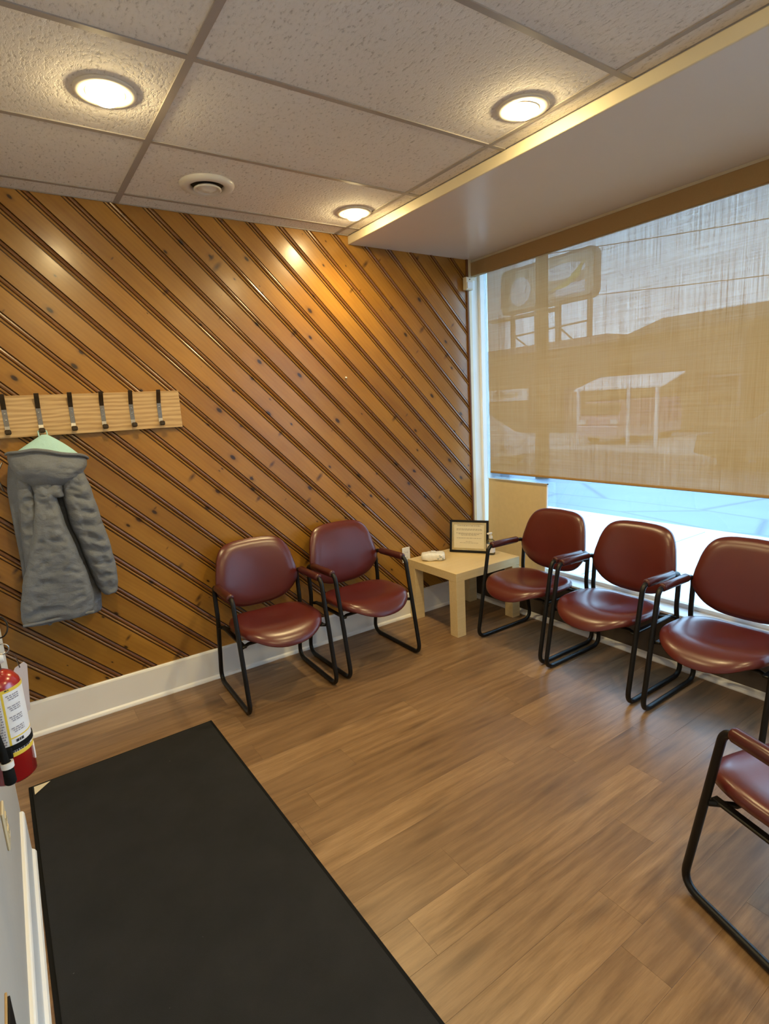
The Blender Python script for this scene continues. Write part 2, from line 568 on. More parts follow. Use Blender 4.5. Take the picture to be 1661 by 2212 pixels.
for row in range(-8, 34):
    yt = B0 - PW * row
    yt2, w = (min(yt, 0.0), PW)
    if yt > 0.0: w = PW - yt
    if w < 0.02: continue
    if yt2 - w < YB: continue
    L0 = 1.2192
    x0 = fixed.get(row, -3.3 + (row * 0.437) % 1.2192)
    while x0 > -3.25: x0 -= L0
    x = x0
    while x < 0:
        a, b = max(x, -3.36), min(x + L0, 0.0)
        if b - a > 0.01:
            p = bpy.data.objects.new('plank', plank_mesh(b - a, w))
            COL.objects.link(p)
            p.parent = floor
            p.location = (a, yt2, 0)
        x += L0

# ceiling: slab above, lay-in tiles and steel grid below
ceiling = obj('ceiling', box(-3.9, 0.0, YB, 0.02, H + 0.02, H + 0.08), M['wallpaint'], kind='structure')
YG = -0.1431
ylines = [YG - 0.6096 * i for i in range(11)]
xcols = [(-3.90, -2.4209), (-2.4209, -1.1359)]
def ctile(x0, x1, y0, y1):
    b = box(x0, x1, y0, y1, H + 0.004, H + 0.016)
    obj('ceiling_tile', b, M['tile'], ceiling)
ys = [0.0] + ylines
for a, b in zip(ys, ys[1:]):
    for x0, x1 in xcols: ctile(max(x0, -3.6) + 0.004, x1 - 0.004, b + 0.004, a - 0.004)
    ctile(-1.1359 + 0.004, XS, b + 0.004, a - 0.004)
def gbar(x0, x1, y0, y1):
    obj('grid_bar', box(x0, x1, y0, y1, H, H + 0.010), M['grid'], ceiling)
gbar(-2.4209 - 0.013, -2.4209 + 0.013, YB, 0)
gbar(-1.1359 - 0.010, -1.1359 + 0.010, YB, 0)
for y in ylines:
    gbar(-3.6, -2.4209 - 0.013, y - 0.011, y + 0.011)
    gbar(-2.4209 + 0.013, -1.1359 - 0.010, y - 0.011, y + 0.011)
    gbar(-1.1359 + 0.010, XS, y - 0.011, y + 0.011)
gbar(-3.6, -2.4209 - 0.013, -0.010, 0.0)
gbar(-2.4209 + 0.013, XS, -0.010, 0.0)
# soffit over the window, with its cream edging strip
obj('soffit', box(XS + 0.012, 0.30, YB, 0.02, HS, H + 0.02), M['soffit'], ceiling)
obj('soffit_edging', box(XS, XS + 0.012, YB, 0.0, HS - 0.002, H - 0.001, bev=0.002), M['cream'], ceiling)

# pine-boarded wall at the far side
wall_back = obj('wall_back', box(-4.2, 0.0, 0.013, 0.12, -0.1, H + 0.08), M['darkpanel'], kind='structure')
PROF = [(0.0008, 0.012), (0.0008, 0.006), (0.003, 0.0005), (0.006, -0.003), (0.012, -0.0046), (0.018, -0.003), (0.0205, 0.002), (0.0215, 0.0045),
        (0.0240, 0.0045), (0.0252, -0.0005), (0.0285, -0.0022), (0.0330, -0.0008), (0.0345, 0.0035), (0.0370, 0.0035), (0.0395, 0.0), (0.1305, 0.0), (0.1313, 0.004), (0.1313, 0.012)]
NV, SV = Vector((0.70711, 0, 0.70711)), Vector((0.70711, 0, -0.70711))
for k in range(-17, 15):
    top = (0.078 + 0.1863 * k) * 0.70711
    bm = bmesh.new()
    A, B = [], []
    for d, y in PROF:
        base = NV * (top - d) + Vector((0, y, 0))
        A.append(bm.verts.new(base + SV * -6))
        B.append(bm.verts.new(base + SV * 4))
    n = len(PROF)
    for i in range(n - 1):
        f = bm.faces.new((A[i], A[i + 1], B[i + 1], B[i]))
        if 1 <= i <= 13: f.material_index = 1
        if i in (8, 9, 10, 11): f.material_index = 0
        if i in (1, 2, 6, 7, 12, 13): f.material_index = 2
    bm.faces.new((A[n - 1], A[0], B[0], B[n - 1]))
    for co, no in (((-3.9, 0, 0), (-1, 0, 0)), ((-0.004, 0, 0), (1, 0, 0)), ((0, 0, 0.17), (0, 0, -1)), ((0, 0, H + 0.015), (0, 0, 1))):
        bmesh.ops.bisect_plane(bm, geom=bm.verts[:] + bm.edges[:] + bm.faces[:], plane_co=co, plane_no=no, clear_outer=True)
    if len(bm.faces) < 3:
        bm.free()
        continue
    obj('board', bm, [M['pine'], M['pine_bead'], M['pine_groove']], wall_back)

def skirting(name, run, y_or_x, side, parent=None, hb=0.189):
    """Tall white skirting with a rounded top and a shoe moulding."""
    prof = [(0, 0), (0.028, 0), (0.028, 0.006), (0.024, 0.016), (0.017, 0.022), (0.015, 0.024), (0.015, hb - 0.012), (0.012, hb - 0.004), (0.008, hb), (0, hb)]
    if side == 'back': bm = prism([(-p[0], p[1]) for p in prof], 'X', run[0], run[1])
    else: bm = prism([(y_or_x + p[0], p[1]) for p in prof], 'Y', run[0], run[1])
    return obj(name, bm, M['white'], parent, kind='structure' if parent is None else None)
skirting('baseboard_back', (-3.233, -0.0), 0, 'back')
obj('trim_1', tube([(-0.010, -0.006, 0.19), (-0.010, -0.006, HS)], 0.0085, 10), M['browntrim'], kind='structure')

# left wall: the near stretch, the doorway, casing and skirting
wall_left = bmesh.new()
box(LWX - 0.14, LWX, YB, -0.906, -0.05, H + 0.05, wall_left)
box(LWX - 0.14, LWX, -0.906, 0.02, 2.10, H + 0.05, wall_left)
obj('wall_left', wall_left, M['wallpaint'], kind='structure')
door = obj('door_1', box(LWX - 0.10, LWX - 0.06, -0.885, -0.035, 0.006, 2.085, bev=0.002), M['white'], kind='structure')
for z0, z1 in ((0.16, 0.95), (1.10, 1.95)):
    obj('door_panel', box(LWX - 0.06, LWX - 0.052, -0.77, -0.15, z0, z1, bev=0.004), M['white'], door)
obj('door_knob', lathe([(0.012, 0), (0.012, 0.03), (0.028, 0.04), (0.030, 0.055), (0.020, 0.068), (0, 0.07)], 16, (LWX - 0.06, -0.80, 1.0), 'X'), M['chrome'], door, smooth=True)
jb = bmesh.new()
box(LWX - 0.14, LWX - 0.001, -0.906, -0.886, -0.006, 2.10, jb)
box(LWX - 0.14, LWX - 0.001, -0.034, -0.018, -0.006, 2.10, jb)
obj('door_jamb', jb, M['white'], door)
csg = bmesh.new()
box(LWX - 0.004, LWX + 0.008, -0.030, -0.012, 0.0, 2.14, csg)
obj('door_casing', csg, M['white'], door)
skirting('baseboard_left', (YB, -0.955), LWX, 'left')
obj('wall_front', box(-3.9, 0.0, YB - 0.1, YB, -0.1, H + 0.08), M['backwall'], kind='structure')

# window wall: dark panel below, deep ledge, glazing, jamb
WY1 = -5.9     # far end of the window, carried on out of view to add daylight
ZL, XG = 0.316, 0.150
wr = bmesh.new()
box(0.0, 0.14, WY1, 0.02, -0.12, ZL - 0.012, wr)
box(0.0, 0.22, YB, WY1, -0.12, H + 0.05, wr)
wall_right = obj('wall_right', wr, M['darkpanel'], kind='structure')
obj('baseboard_right', prism([(0.0, 0.0), (-0.055, 0.0), (-0.055, 0.006), (-0.048, 0.014), (-0.036, 0.019), (0.0, 0.020)], 'Y', YB, -0.03), M['white'], kind='structure')
win = obj('window_1', box(XG - 0.03, XG + 0.03, WY1, 0.0, ZL - 0.02, ZL + 0.025, bev=0.003), M['white'], kind='structure')
obj('window_sill', box(-0.012, XG - 0.03, WY1, 0.0, ZL - 0.014, ZL, bev=0.003), M['white'], win)
fr = bmesh.new()
box(XG - 0.045, XG + 0.03, -0.022, -0.0005, ZL + 0.025, HS, fr, bev=0.003)
obj('window_frame', fr, M['white'], win)
obj('window_frame', box(XG - 0.03, XG + 0.03, WY1, -0.022, HS - 0.05, HS, bev=0.003), M['white'], win)
obj('window_frame', box(XG - 0.03, XG + 0.03, WY1, WY1 + 0.05, ZL + 0.025, HS - 0.05, bev=0.003), M['white'], win)
obj('window_frame', box(XG - 0.03, XG + 0.03, -2.72, -2.65, ZL + 0.025, HS - 0.05, bev=0.003), M['white'], win)
obj('pane', box(XG - 0.003, XG + 0.003, -2.65, -0.022, ZL + 0.025, HS - 0.05), M['glass'], win)
obj('pane', box(XG - 0.003, XG + 0.003, WY1 + 0.05, -2.72, ZL + 0.025, HS - 0.05), M['glass'], win)  # unseen second pane, added without a blind to let in extra daylight
# jamb between the pine wall and the glass
obj('trim_2', box(0.0, 0.028, -0.012, 0.02, ZL, HS, bev=0.002), M['cream'], kind='structure')
obj('trim_3', box(0.028, XG + 0.03, -0.0005, 0.12, -0.1, H), M['white'], kind='structure')

# ------------------------------------------------------------------ recessed lamps
def lamp(x, y, label, tilt, az):
    t = thing('recessed_lamp', label, 'ceiling light', (x, y, H), 0, 'recessed eyeball lamps in the ceiling')
    obj('trim_ring', lathe([(0.099, 0.003), (0.099, -0.002), (0.095, -0.005), (0.080, -0.0055), (0.068, -0.0045), (0.064, -0.001), (0.064, 0.003)], 48), M['trimring'], t, smooth='angle')
    R = Matrix.Rotation(az, 4, 'Z') @ Matrix.Rotation(tilt, 4, 'X')
    prof = [(0.0645, 0.0), (0.061, -0.0040), (0.056, -0.0046), (0.0465, -0.0046), (0.0450, -0.001)]
    e = obj('eyeball', lathe(prof, 40), M['trimring'], t, smooth='angle')
    e.matrix_local = R
    b = obj('bulb', lathe([(0.043, -0.001), (0.0435, -0.017), (0.040, -0.025), (0.031, -0.031), (0.017, -0.034), (0, -0.035)], 32), M['bulb'], t, smooth=True)
    b.matrix_local = R
    ld = bpy.data.lights.new('reflector_beam', 'SPOT')
    ld.energy = BEAM
    ld.color = LAMP_COL
    ld.spot_size = math.radians(165)
    ld.spot_blend = 0.75
    ld.shadow_soft_size = 0.045
    lo = bpy.data.objects.new('reflector_beam', ld)
    COL.objects.link(lo)
    lo.parent = t
    lo.location = (0, 0, -0.040)
    return t
lamp(-2.617, -1.046, 'recessed lamp left of the long grid bar, nearest the coat rack', math.radians(8), math.radians(170))
lamp(-1.247, -1.655, 'recessed lamp near the soffit edge, farther from the pine wall', math.radians(6), math.radians(20))
lamp(-1.232, -0.392, 'recessed lamp near the soffit edge, close to the pine wall', math.radians(6), math.radians(160))
lamp(-2.617, -3.60, 'added fill lamp, out of view beyond the near end of the black mat', 0, 0)  # this and the next two: unseen lamps added to fill the room with light
lamp(-1.247, -3.05, 'added fill lamp, out of view over the nearest armchair', 0, 0)
lamp(-2.0, -4.6, 'added fill lamp, out of view and farthest from the pine wall', 0, 0)

# round exhaust vent
t = thing('ceiling_vent', 'round white exhaust vent in the ceiling tile', 'vent', (-2.084, -0.428, H))
obj('vent_ring', lathe([(0.128, 0.004), (0.128, -0.003), (0.124, -0.010), (0.114, -0.016), (0.096, -0.018), (0.082, -0.012), (0.078, 0.002), (0.078, 0.004)], 48), M['ventwhite'], t, smooth=True)
obj('vent_throat', lathe([(0.0775, 0.004), (0.077, 0.0025), (0, 0.0025)], 40), M['ventdark'], t, smooth=True)
obj('valve_stem', lathe([(0.008, 0.002), (0.008, -0.03)], 12), M['ventdark'], t)
obj('valve_disc', lathe([(0.050, -0.008), (0.064, -0.017), (0.065, -0.022), (0.060, -0.026), (0.054, -0.022), (0.048, -0.014), (0.040, -0.018), (0.026, -0.027), (0, -0.031)], 40), M['ventwhite'], t, smooth=True)

# ------------------------------------------------------------------ armchairs
def cushion(outline, nring, top, bot, n=56):
    """Closed cushion: outline(angle) -> (u, v), top/bot(u, v, s) heights, s = 1 at the rim."""
    bm = bmesh.new()
    def surf(fn, ss):
        rings = []
        for s in ss:
            if s == 0:
                rings.append([bm.verts.new(fn(0, 0, 0))])
            else:
                r = []
                for k in range(n):
                    u, v = outline(2 * PI * k / n)
                    r.append(bm.verts.new(fn(u * s, v * s, s)))
                rings.append(r)
        return rings
    ss = [0] + [i / nring for i in range(1, nring)] + [0.95, 0.985, 1.0]
    T = surf(top, ss)
    Bt = surf(bot, ss)
    for R, flip in ((T, False), (Bt, True)):
        for a, b in zip(R, R[1:]):
            for k in range(n):
                k2 = (k + 1) % n
                f = (a[0], b[k], b[k2]) if len(a) == 1 else (a[k], b[k], b[k2], a[k2])
                bm.faces.new(f[::-1] if flip else f)
    for k in range(n):
        k2 = (k + 1) % n
        bm.faces.new((T[-1][k], Bt[-1][k], Bt[-1][k2], T[-1][k2]))
    bmesh.ops.remove_doubles(bm, verts=bm.verts[:], dist=0.0003)
    return bm
def spow(c, p): return math.copysign(abs(c) ** p, c)

def make_chair(label, loc, rz):
    t = thing('armchair', label, 'chair', loc, rz, 'burgundy vinyl armchairs')
    # seat: rounded front, dished, waterfall edge
    def out(a):
        c, s = math.cos(a), math.sin(a)
        if s < 0: return 0.248 * spow(c, 0.84), 0.254 * spow(s, 0.84)      # front half (-y)
        return 0.248 * spow(c, 0.62) * (1 - 0.10 * s), 0.245 * spow(s, 0.5)
    yc = -0.070
    def ztop(u, v, s):
        dish = -0.020 * math.exp(-((u / 0.15) ** 2 + ((v - 0.06) / 0.15) ** 2))
        water = -0.050 * max(0, (-v - 0.09) / 0.155) ** 2.2
        side = 0.010 * (abs(u) / 0.24) ** 2
        rear = -0.012 * (v + 0.1)
        edge = -0.030 * (1 - math.sqrt(max(0, 1 - max(0, (s - 0.80) / 0.20) ** 2)))
        return (u, v + yc, 0.452 + dish + water + side + rear * 1.0 + edge)
    def zbot(u, v, s):
        z = 0.383 + 0.018 * max(0, (s - 0.70) / 0.30) ** 2 + 0.016 * (abs(u) / 0.25) ** 3
        zt = ztop(u, v, s)[2]
        return (u, v + yc, min(z, zt - 0.004))
    obj('seat', cushion(out, 9, ztop, zbot), M['vinyl'], t, smooth=True)
    # backrest: wider below, bowed, leaning back
    HB = 0.178
    def outb(a):
        c, s = math.cos(a), math.sin(a)
        v = HB * spow(s, 0.40 if s > 0 else 0.50)
        f = (v / HB + 1) / 2                                    # 0 bottom .. 1 top
        half = 0.258 - 0.050 * max(0, f - 0.30) ** 1.3 / 0.63 - 0.050 * max(0, 0.30 - f) ** 1.5 / 0.164
        u = half * spow(c, 0.40 if s > 0 else 0.50)
        v += (0.026 if s > 0 else -0.026) * (1 - (u / 0.26) ** 2) * min(1, abs(s) * 1.4)
        return u, v
    lean = math.radians(12)
    def back(d):
        def fn(u, v, s):
            edge = 1 - max(0, (s - 0.74) / 0.26) ** 2.6
            puff = d * (0.008 + 0.022 * edge) if d < 0 else d * (0.008 + 0.010 * edge)
            y = -0.45 * u * u + puff + 0.012 * (v / HB) ** 2
            return (u, 0.212 + y * math.cos(lean) + v * math.sin(lean), 0.660 + v * math.cos(lean) - y * math.sin(lean))
        return fn
    obj('backrest', cushion(outb, 9, back(-1), back(1)), M['vinyl'], t, smooth=True)
    R = 0.0130
    for sx in (-1, 1):
        x = sx * 0.262
        loop = [(x, -0.268, R), (x, -0.152, 0.634), (x, 0.200, 0.625), (x, 0.182, 0.42), (x, 0.262, R)]
        pts = fillet(loop, [0.060, 0.050, 0.050, 0.30, 0.065], 7, True)
        fr = obj('side_frame', tube(pts, R, 12, True), M['steel_black'], t, smooth=True)
        pr = 0.0225
        padp = [(x, -0.128, 0.636), (x, -0.125, 0.636), (x, -0.117, 0.636), (x, 0.117, 0.632), (x, 0.125, 0.632), (x, 0.128, 0.632)]
        obj('arm_pad', tube(padp, [pr * 0.55, pr * 0.85, pr, pr, pr * 0.85, pr * 0.55], 16), M['vinyl_dark'], fr, smooth=True)
        rail = box(x - sx * 0.026 - 0.013, x - sx * 0.026 + 0.013, -0.196, 0.185, 0.366, 0.378, bev=0.003)
        obj('seat_rail', rail, M['steel_black'], t)
    for y in (-0.150, 0.130):
        obj('cross_bar', tube([(-0.262, y - (0.04 if y < 0 else -0.056), 0.366 if y < 0 else 0.372), (-0.20, y, 0.368), (0.20, y, 0.368), (0.262, y - (0.04 if y < 0 else -0.056), 0.366 if y < 0 else 0.372)], 0.010, 8), M['steel_black'], t, smooth=True)
    for sx in (-1, 1):
        obj('back_bracket', box(sx * 0.235 - 0.028, sx * 0.235 + 0.028, 0.190, 0.206, 0.555, 0.585, bev=0.003), M['steel_black'], t)
    return t
CH = [
    ('burgundy armchair against the pine wall, nearest the hanging coat', (-1.940, -0.335, 0), math.radians(-1.5)),
    ('burgundy armchair against the pine wall, beside the birch table', (-1.324, -0.332, 0), math.radians(0.5)),
    ('burgundy armchair below the window, first from the birch table', (-0.342, -0.924, 0), math.radians(-90)),
    ('burgundy armchair below the window, middle one of three', (-0.358, -1.510, 0), math.radians(-90)),
    ('burgundy armchair below the window, third from the birch table', (-0.360, -2.117, 0), math.radians(-89)),
    ('nearest burgundy armchair, turned to face the pine wall', (-1.292, -2.832, 0), math.radians(162.5)),
]
chair0 = make_chair(*CH[0])
for lab, loc, rz in CH[1:]: dup(chair0, loc, rz, lab)

# ------------------------------------------------------------------ side table and what stands on it
TX, TY, TW, TD, TH = -0.702, -0.560, 0.622, 0.538, 0.460
t = thing('side_table', 'square birch side table in the corner between the two rows of chairs', 'table', (TX, TY, 0))
obj('tabletop', box(0, TW, 0, TD, TH - 0.060, TH, bev=0.0015), M['birch'], t)
LG = 0.078
for ax in (0, TW - LG):
    for ay in (0, TD - LG):
        obj('leg', box(ax + 0.0008, ax + LG - 0.0008, ay + 0.0008, ay + LG - 0.0008, 0, TH - 0.060, bev=0.0012), M['birch'], t)

# packet of tissues: crumpled soft block
t = thing('tissue_packet', 'crumpled white tissue packet on the birch table', 'tissues', (-0.585, -0.178, TH), math.radians(-38))
rings = []
for i in range(11):
    u = -0.085 + 0.17 * i / 10
    k = 1 - 0.25 * abs(u / 0.085) ** 6
    ring = []
    for j in range(20):
        a = 2 * PI * j / 20
        y, z = 0.048 * spow(math.cos(a), 0.5) * k, 0.029 * spow(math.sin(a), 0.55) * k
        nz = noise.noise(Vector((u * 30, y * 30, z * 30)))
        ring.append((u + 0.004 * nz, y + 0.004 * nz, max(0.0, 0.029 + z + 0.006 * nz)))
    rings.append(ring)
obj('packet', loft(rings), M['packet'], t, smooth=True)
pb = bmesh.new()
for (u, z, w, h) in ((0.035, 0.020, 0.012, 0.006), (0.055, 0.034, 0.016, 0.005), (0.070, 0.018, 0.006, 0.016), (0.048, 0.044, 0.008, 0.004)):
    box(u - w / 2, u + w / 2, -0.0535, -0.052, z - h / 2, z + h / 2, pb)
obj('print', pb, M['packet_print'], t, kind='stuff')
obj('tissue_flap', prism([(-0.025, 0.056), (0.030, 0.056), (0.018, 0.066), (-0.012, 0.068)], 'Y', -0.02, 0.015), M['plastic_white'], t)


# certificate in a black frame, leaning back on its strut
FW, FH = 0.300, 0.248
fa = math.atan2(-0.224, 0.150)
t = thing('certificate_frame', 'black framed certificate with gold mat standing on the birch table', 'picture frame', (-0.352, -0.098, TH), fa)
def leaned(o):
    o.rotation_euler = (math.radians(-9), 0, 0)
    return o
fb = bmesh.new()
bw = 0.017
for x0, x1, z0, z1 in ((0, FW, 0, bw), (0, FW, FH - bw, FH), (0, bw, bw, FH - bw), (FW - bw, FW, bw, FH - bw)):
    box(x0, x1, -0.009, 0.009, z0, z1, fb, bev=0.002)
border = leaned(obj('frame_border', fb, M['steel_black'], t))
gm = bmesh.new()
g0, g1 = bw, bw + 0.016
for x0, x1, z0, z1 in ((g0, FW - g0, g0, g1), (g0, FW - g0, FH - g1, FH - g0), (g0, g1, g1, FH - g1), (FW - g1, FW - g0, g1, FH - g1)):
    box(x0, x1, -0.005, 0.004, z0, z1, gm)
leaned(obj('gold_mat', gm, M['gold'], t))
pp = leaned(obj('paper', box(g1, FW - g1, -0.002, 0.004, g1, FH - g1), M['paper'], t))
ln = bmesh.new()
rows = [(0.205, 0.06, 0.24, 0.006), (0.180, 0.052, 0.25, 0.004), (0.172, 0.052, 0.25, 0.004), (0.148, 0.050, 0.25, 0.004), (0.140, 0.07, 0.23, 0.004), (0.132, 0.09, 0.21, 0.004), (0.110, 0.055, 0.245, 0.004), (0.084, 0.125, 0.175, 0.003), (0.074, 0.08, 0.22, 0.003)]
rr = random.Random(3)
for z, x0, x1, h in rows:
    x = x0
    while x < x1:
        w = rr.uniform(0.006, 0.020)
        box(x, min(x + w, x1), -0.0026, -0.0019, z - h / 2, z + h / 2, ln)
        x += w + 0.004
obj('printed_lines', ln, M['ink'], pp, kind='stuff')
leaned(obj('easel_strut', prism([(0.12, 0.0), (0.18, 0.0), (0.17, 0.17), (0.13, 0.17)], 'Y', 0.010, 0.013), M['steel_black'], t))
t.location.z = TH + 0.002

# hand sanitiser
t = thing('sanitiser_bottle', 'clear hand sanitiser pump bottle on the birch table', 'bottle', (-0.185, -0.375, TH))
obj('body', lathe([(0, 0), (0.028, 0), (0.031, 0.004), (0.031, 0.095), (0.028, 0.108), (0.014, 0.120), (0.012, 0.128), (0, 0.128)], 24), M['clear'], t, smooth=True)
lb = bmesh.new()
lathe([(0.0315, 0.02), (0.0315, 0.085)], 24, bm=lb)
obj('label', lb, M['labelwhite'], t, smooth=True)
obj('label_mark', prism([(-0.008, 0.045), (0.008, 0.045), (0.000, 0.068)], 'X', -0.0335, -0.0318), M['packet_print'], t)
obj('collar', lathe([(0, 0.124), (0.014, 0.124), (0.014, 0.142), (0.006, 0.144), (0.005, 0.160), (0, 0.160)], 20), M['plastic_white'], t, smooth='angle')
obj('pump_head', box(-0.034, 0.012, -0.009, 0.009, 0.158, 0.170, bev=0.004), M['plastic_white'], t)

# ------------------------------------------------------------------ outlet plates and small fittings
def outlet(label, loc, rz, m):
    t = thing('wall_outlet', label, 'outlet', loc, rz)
    obj('cover_plate', box(-0.036, 0.036, -0.007, 0.0, -0.058, 0.058, bev=0.003), m, t)
    for dz in (-0.020, 0.020):
        s = obj('socket', box(-0.017, 0.017, -0.009, -0.0065, dz - 0.014, dz + 0.014, bev=0.003), m, t)
        sb = bmesh.new()
        for dx in (-0.006, 0.006): box(dx - 0.001, dx + 0.001, -0.0094, -0.0088, dz - 0.004, dz + 0.005, sb)
        obj('slot', sb, M['steel_black'], s, kind='stuff')
    return t
outlet('white outlet plate on the pine wall behind the chair beside the table', (-0.708, -0.005, 0.490), 0, M['plastic_white'])
outlet('beige outlet plate on the white left wall below the extinguisher', (LWX, -1.535, 0.520), math.radians(90), M['plastic_beige'])
t = thing('corner_sensor', 'small cream box at the top of the window corner', 'sensor', (-0.022, -0.016, 2.465))
obj('case', box(-0.035, 0.035, -0.030, 0.008, -0.046, 0.046, bev=0.004), M['cream'], t)
obj('front_plate', box(-0.026, 0.026, -0.034, -0.030, -0.036, 0.010, bev=0.002), M['plastic_white'], t)
obj('screw', lathe([(0.004, 0), (0.004, -0.004), (0, -0.005)], 10, (0, -0.030, 0.028), 'Y'), M['bronze'], t)
t = thing('wall_peg', 'tiny white peg stuck in the pine boarding', 'peg', (-1.128, 0.0, 1.800))
obj('peg', lathe([(0, -0.014), (0.005, -0.012), (0.007, -0.004), (0.006, 0.0), (0, 0.0)], 10, (0, 0, 0), 'Y'), M['plastic_white'], t, smooth=True)
t = thing('wall_plaque', 'small tan plaque with a black edge low on the white left wall', 'plaque', (LWX, -2.15, 0.485), math.radians(90))
obj('plate', box(-0.10, 0.045, -0.004, 0.0, -0.055, 0.050, bev=0.001), M['plaque'], t)
obj('edge_strip', box(-0.10, 0.040, -0.008, -0.004, -0.055, 0.044, bev=0.001), M['steel_black'], t)

# ------------------------------------------------------------------ entrance mat
t = thing('floor_mat', 'long black rubber-backed entrance mat along the left wall', 'mat', (-2.785, -1.76, 0), math.radians(0.9))
MW, ML = 0.835, 2.56
mb = bmesh.new()
box(-MW / 2, MW / 2, -ML / 2, ML / 2, 0.0005, 0.004, mb, bev=0.002)
obj('rubber_edge', mb, M['rubber'], t)
obj('pile', box(-MW / 2 + 0.014, MW / 2 - 0.014, -ML / 2 + 0.014, ML / 2 - 0.014, 0.004, 0.009, bev=0.002), M['mat'], t)
obj('worn_corner', prism([(-MW / 2 + 0.021, ML / 2 - 0.021), (-MW / 2 + 0.021, ML / 2 - 0.085), (-MW / 2 + 0.085, ML / 2 - 0.021)], 'Z', 0.006, 0.0095), M['cream'], t, label='cream patch where the pile has come away')

# ------------------------------------------------------------------ coat rack
t = thing('coat_rack', 'light oak coat rack board with metal hooks on the pine wall', 'coat rack', (-2.715, -0.0, 1.55))
obj('board', box(-0.500, 0.484, -0.024, -0.003, 0.0, 0.200, bev=0.0015), M['oak'], t)
def ribbon(pts, w, th=0.003):
    bm = bmesh.new()
    P = [Vector((0, a, b)) for a, b in pts]
    L = []
    for i, p in enumerate(P):
        d = (P[min(i + 1, len(P) - 1)] - P[max(i - 1, 0)]).normalized()
        nn = Vector((0, -d.z, d.y))
        L.append([bm.verts.new(p + Vector((sx * w / 2, 0, 0)) + nn * (sd * th / 2)) for sx, sd in ((-1, -1), (1, -1), (1, 1), (-1, 1))])
    for a, b in zip(L, L[1:]):
        for k in range(4): bm.faces.new((a[k], a[(k + 1) % 4], b[(k + 1) % 4], b[k]))
    bm.faces.new(L[0][::-1])
    bm.faces.new(L[-1])
    return bm
hook_me = None
for i, x in enumerate((-2.345, -2.487, -2.628, -2.770, -2.912, -3.052, -3.193)):
    dx = x + 2.715
    if hook_me is None:
        pts = [(-0.055, 0.207), (-0.050, 0.190), (-0.036, 0.160), (-0.0275, 0.135), (-0.0260, 0.10), (-0.0262, 0.055), (-0.030, 0.030), (-0.040, 0.018), (-0.052, 0.018), (-0.058, 0.028)]
        rb = ribbon(pts, 0.021)
        for f in rb.faces:
            if f.calc_center_median().z < 0.128: f.material_index = 1
        h = obj('hook', rb, [M['bronze'], M['chrome']], t)
        k = obj('hook_tip', box(-0.0135, 0.0135, -0.066, -0.048, 0.016, 0.040, bev=0.005), M['bronze'], h)
        s = obj('screw', lathe([(0.0035, 0), (0.0035, -0.002), (0, -0.003)], 8, (0, -0.0275, 0.085), 'Y'), M['chrome'], h)
        s2 = obj('screw', lathe([(0.0035, 0), (0.0035, -0.002), (0, -0.003)], 8, (0, -0.0275, 0.115), 'Y'), M['chrome'], h)
        hook_me = (h, k, s, s2)
        h.location.x = dx
    else:
        h = hook_me[0].copy()
        COL.objects.link(h)
        h.location.x = dx
        for q in hook_me[1:]:
            c = q.copy()
            COL.objects.link(c)
            c.parent = h

# ------------------------------------------------------------------ hanging coat
t = thing('winter_coat', 'grey hooded winter coat with mint lining hanging from the rack', 'coat', (0, 0, 0))
def crease(x, z, seed, horiz=1.0):
    """Ridged wrinkles, running mostly sideways and slanting."""
    a = noise.noise(Vector((x * 7 + z * 5 * horiz, z * 17 - x * 6, seed)))
    b = noise.noise(Vector((x * 18 - z * 8, z * 34 + x * 12, seed + 9)))
    return (1 - 2 * abs(a)) * 0.6 + (1 - 2 * abs(b)) * 0.5
def cloth(levels, m, name, seg=56, fold=0.012, ff=9.0, seed=0.0, wr=0.010, nlev=60, quilt=0.0):
    """levels: (z, x_left, x_right, y_front, y_back); interpolated, folded and wrinkled."""
    zs = [l[0] for l in levels]
    rings = []
    for i in range(nlev + 1):
        z = zs[0] + (zs[-1] - zs[0]) * i / nlev
        for a, b in zip(levels, levels[1:]):
            if a[0] >= z >= b[0] - 1e-9:
                f = (a[0] - z) / (a[0] - b[0])
                f = f * f * (3 - 2 * f) * 0.5 + f * 0.5
                xl, xr, yf, yb = (p + (q - p) * f for p, q in zip(a[1:], b[1:]))
                break
        cx, hx, cy, hy = (xl + xr) / 2, (xr - xl) / 2, (yf + yb) / 2, (yb - yf) / 2
        endk = min(1.0, i / 4, (nlev - i) / 3)                 # rounded ends
        k = 0.80 + 0.20 * math.sqrt(max(0, endk * (2 - endk)))
        ring = []
        for j in range(seg):
            a = 2 * PI * j / seg
            x, y = cx + hx * spow(math.cos(a), 0.8) * (0.5 + 0.5 * k), cy + hy * spow(math.sin(a), 0.75) * k
            front = max(0, -math.sin(a)) ** 0.7
            fo = fold * math.sin(ff * (x - cx) / max(hx, 0.05) + 2.0 * z + seed) * front * min(1, hx / 0.1)
            w = -wr * crease(x, z, seed) * (0.35 + front)
            q = quilt * abs(math.sin(z * 46 + (x - cx) * 9 + seed)) * (0.4 + 0.6 * front)
            p = Vector((x + 0.35 * w * math.cos(a), y + fo + w - q, z + 0.008 * noise.noise(Vector((x * 15, seed, 1.0)))))
            p.y = min(p.y, -0.006)
            ring.append(p)
        rings.append(ring)
    return obj(name, loft(rings), m, t, smooth=True)
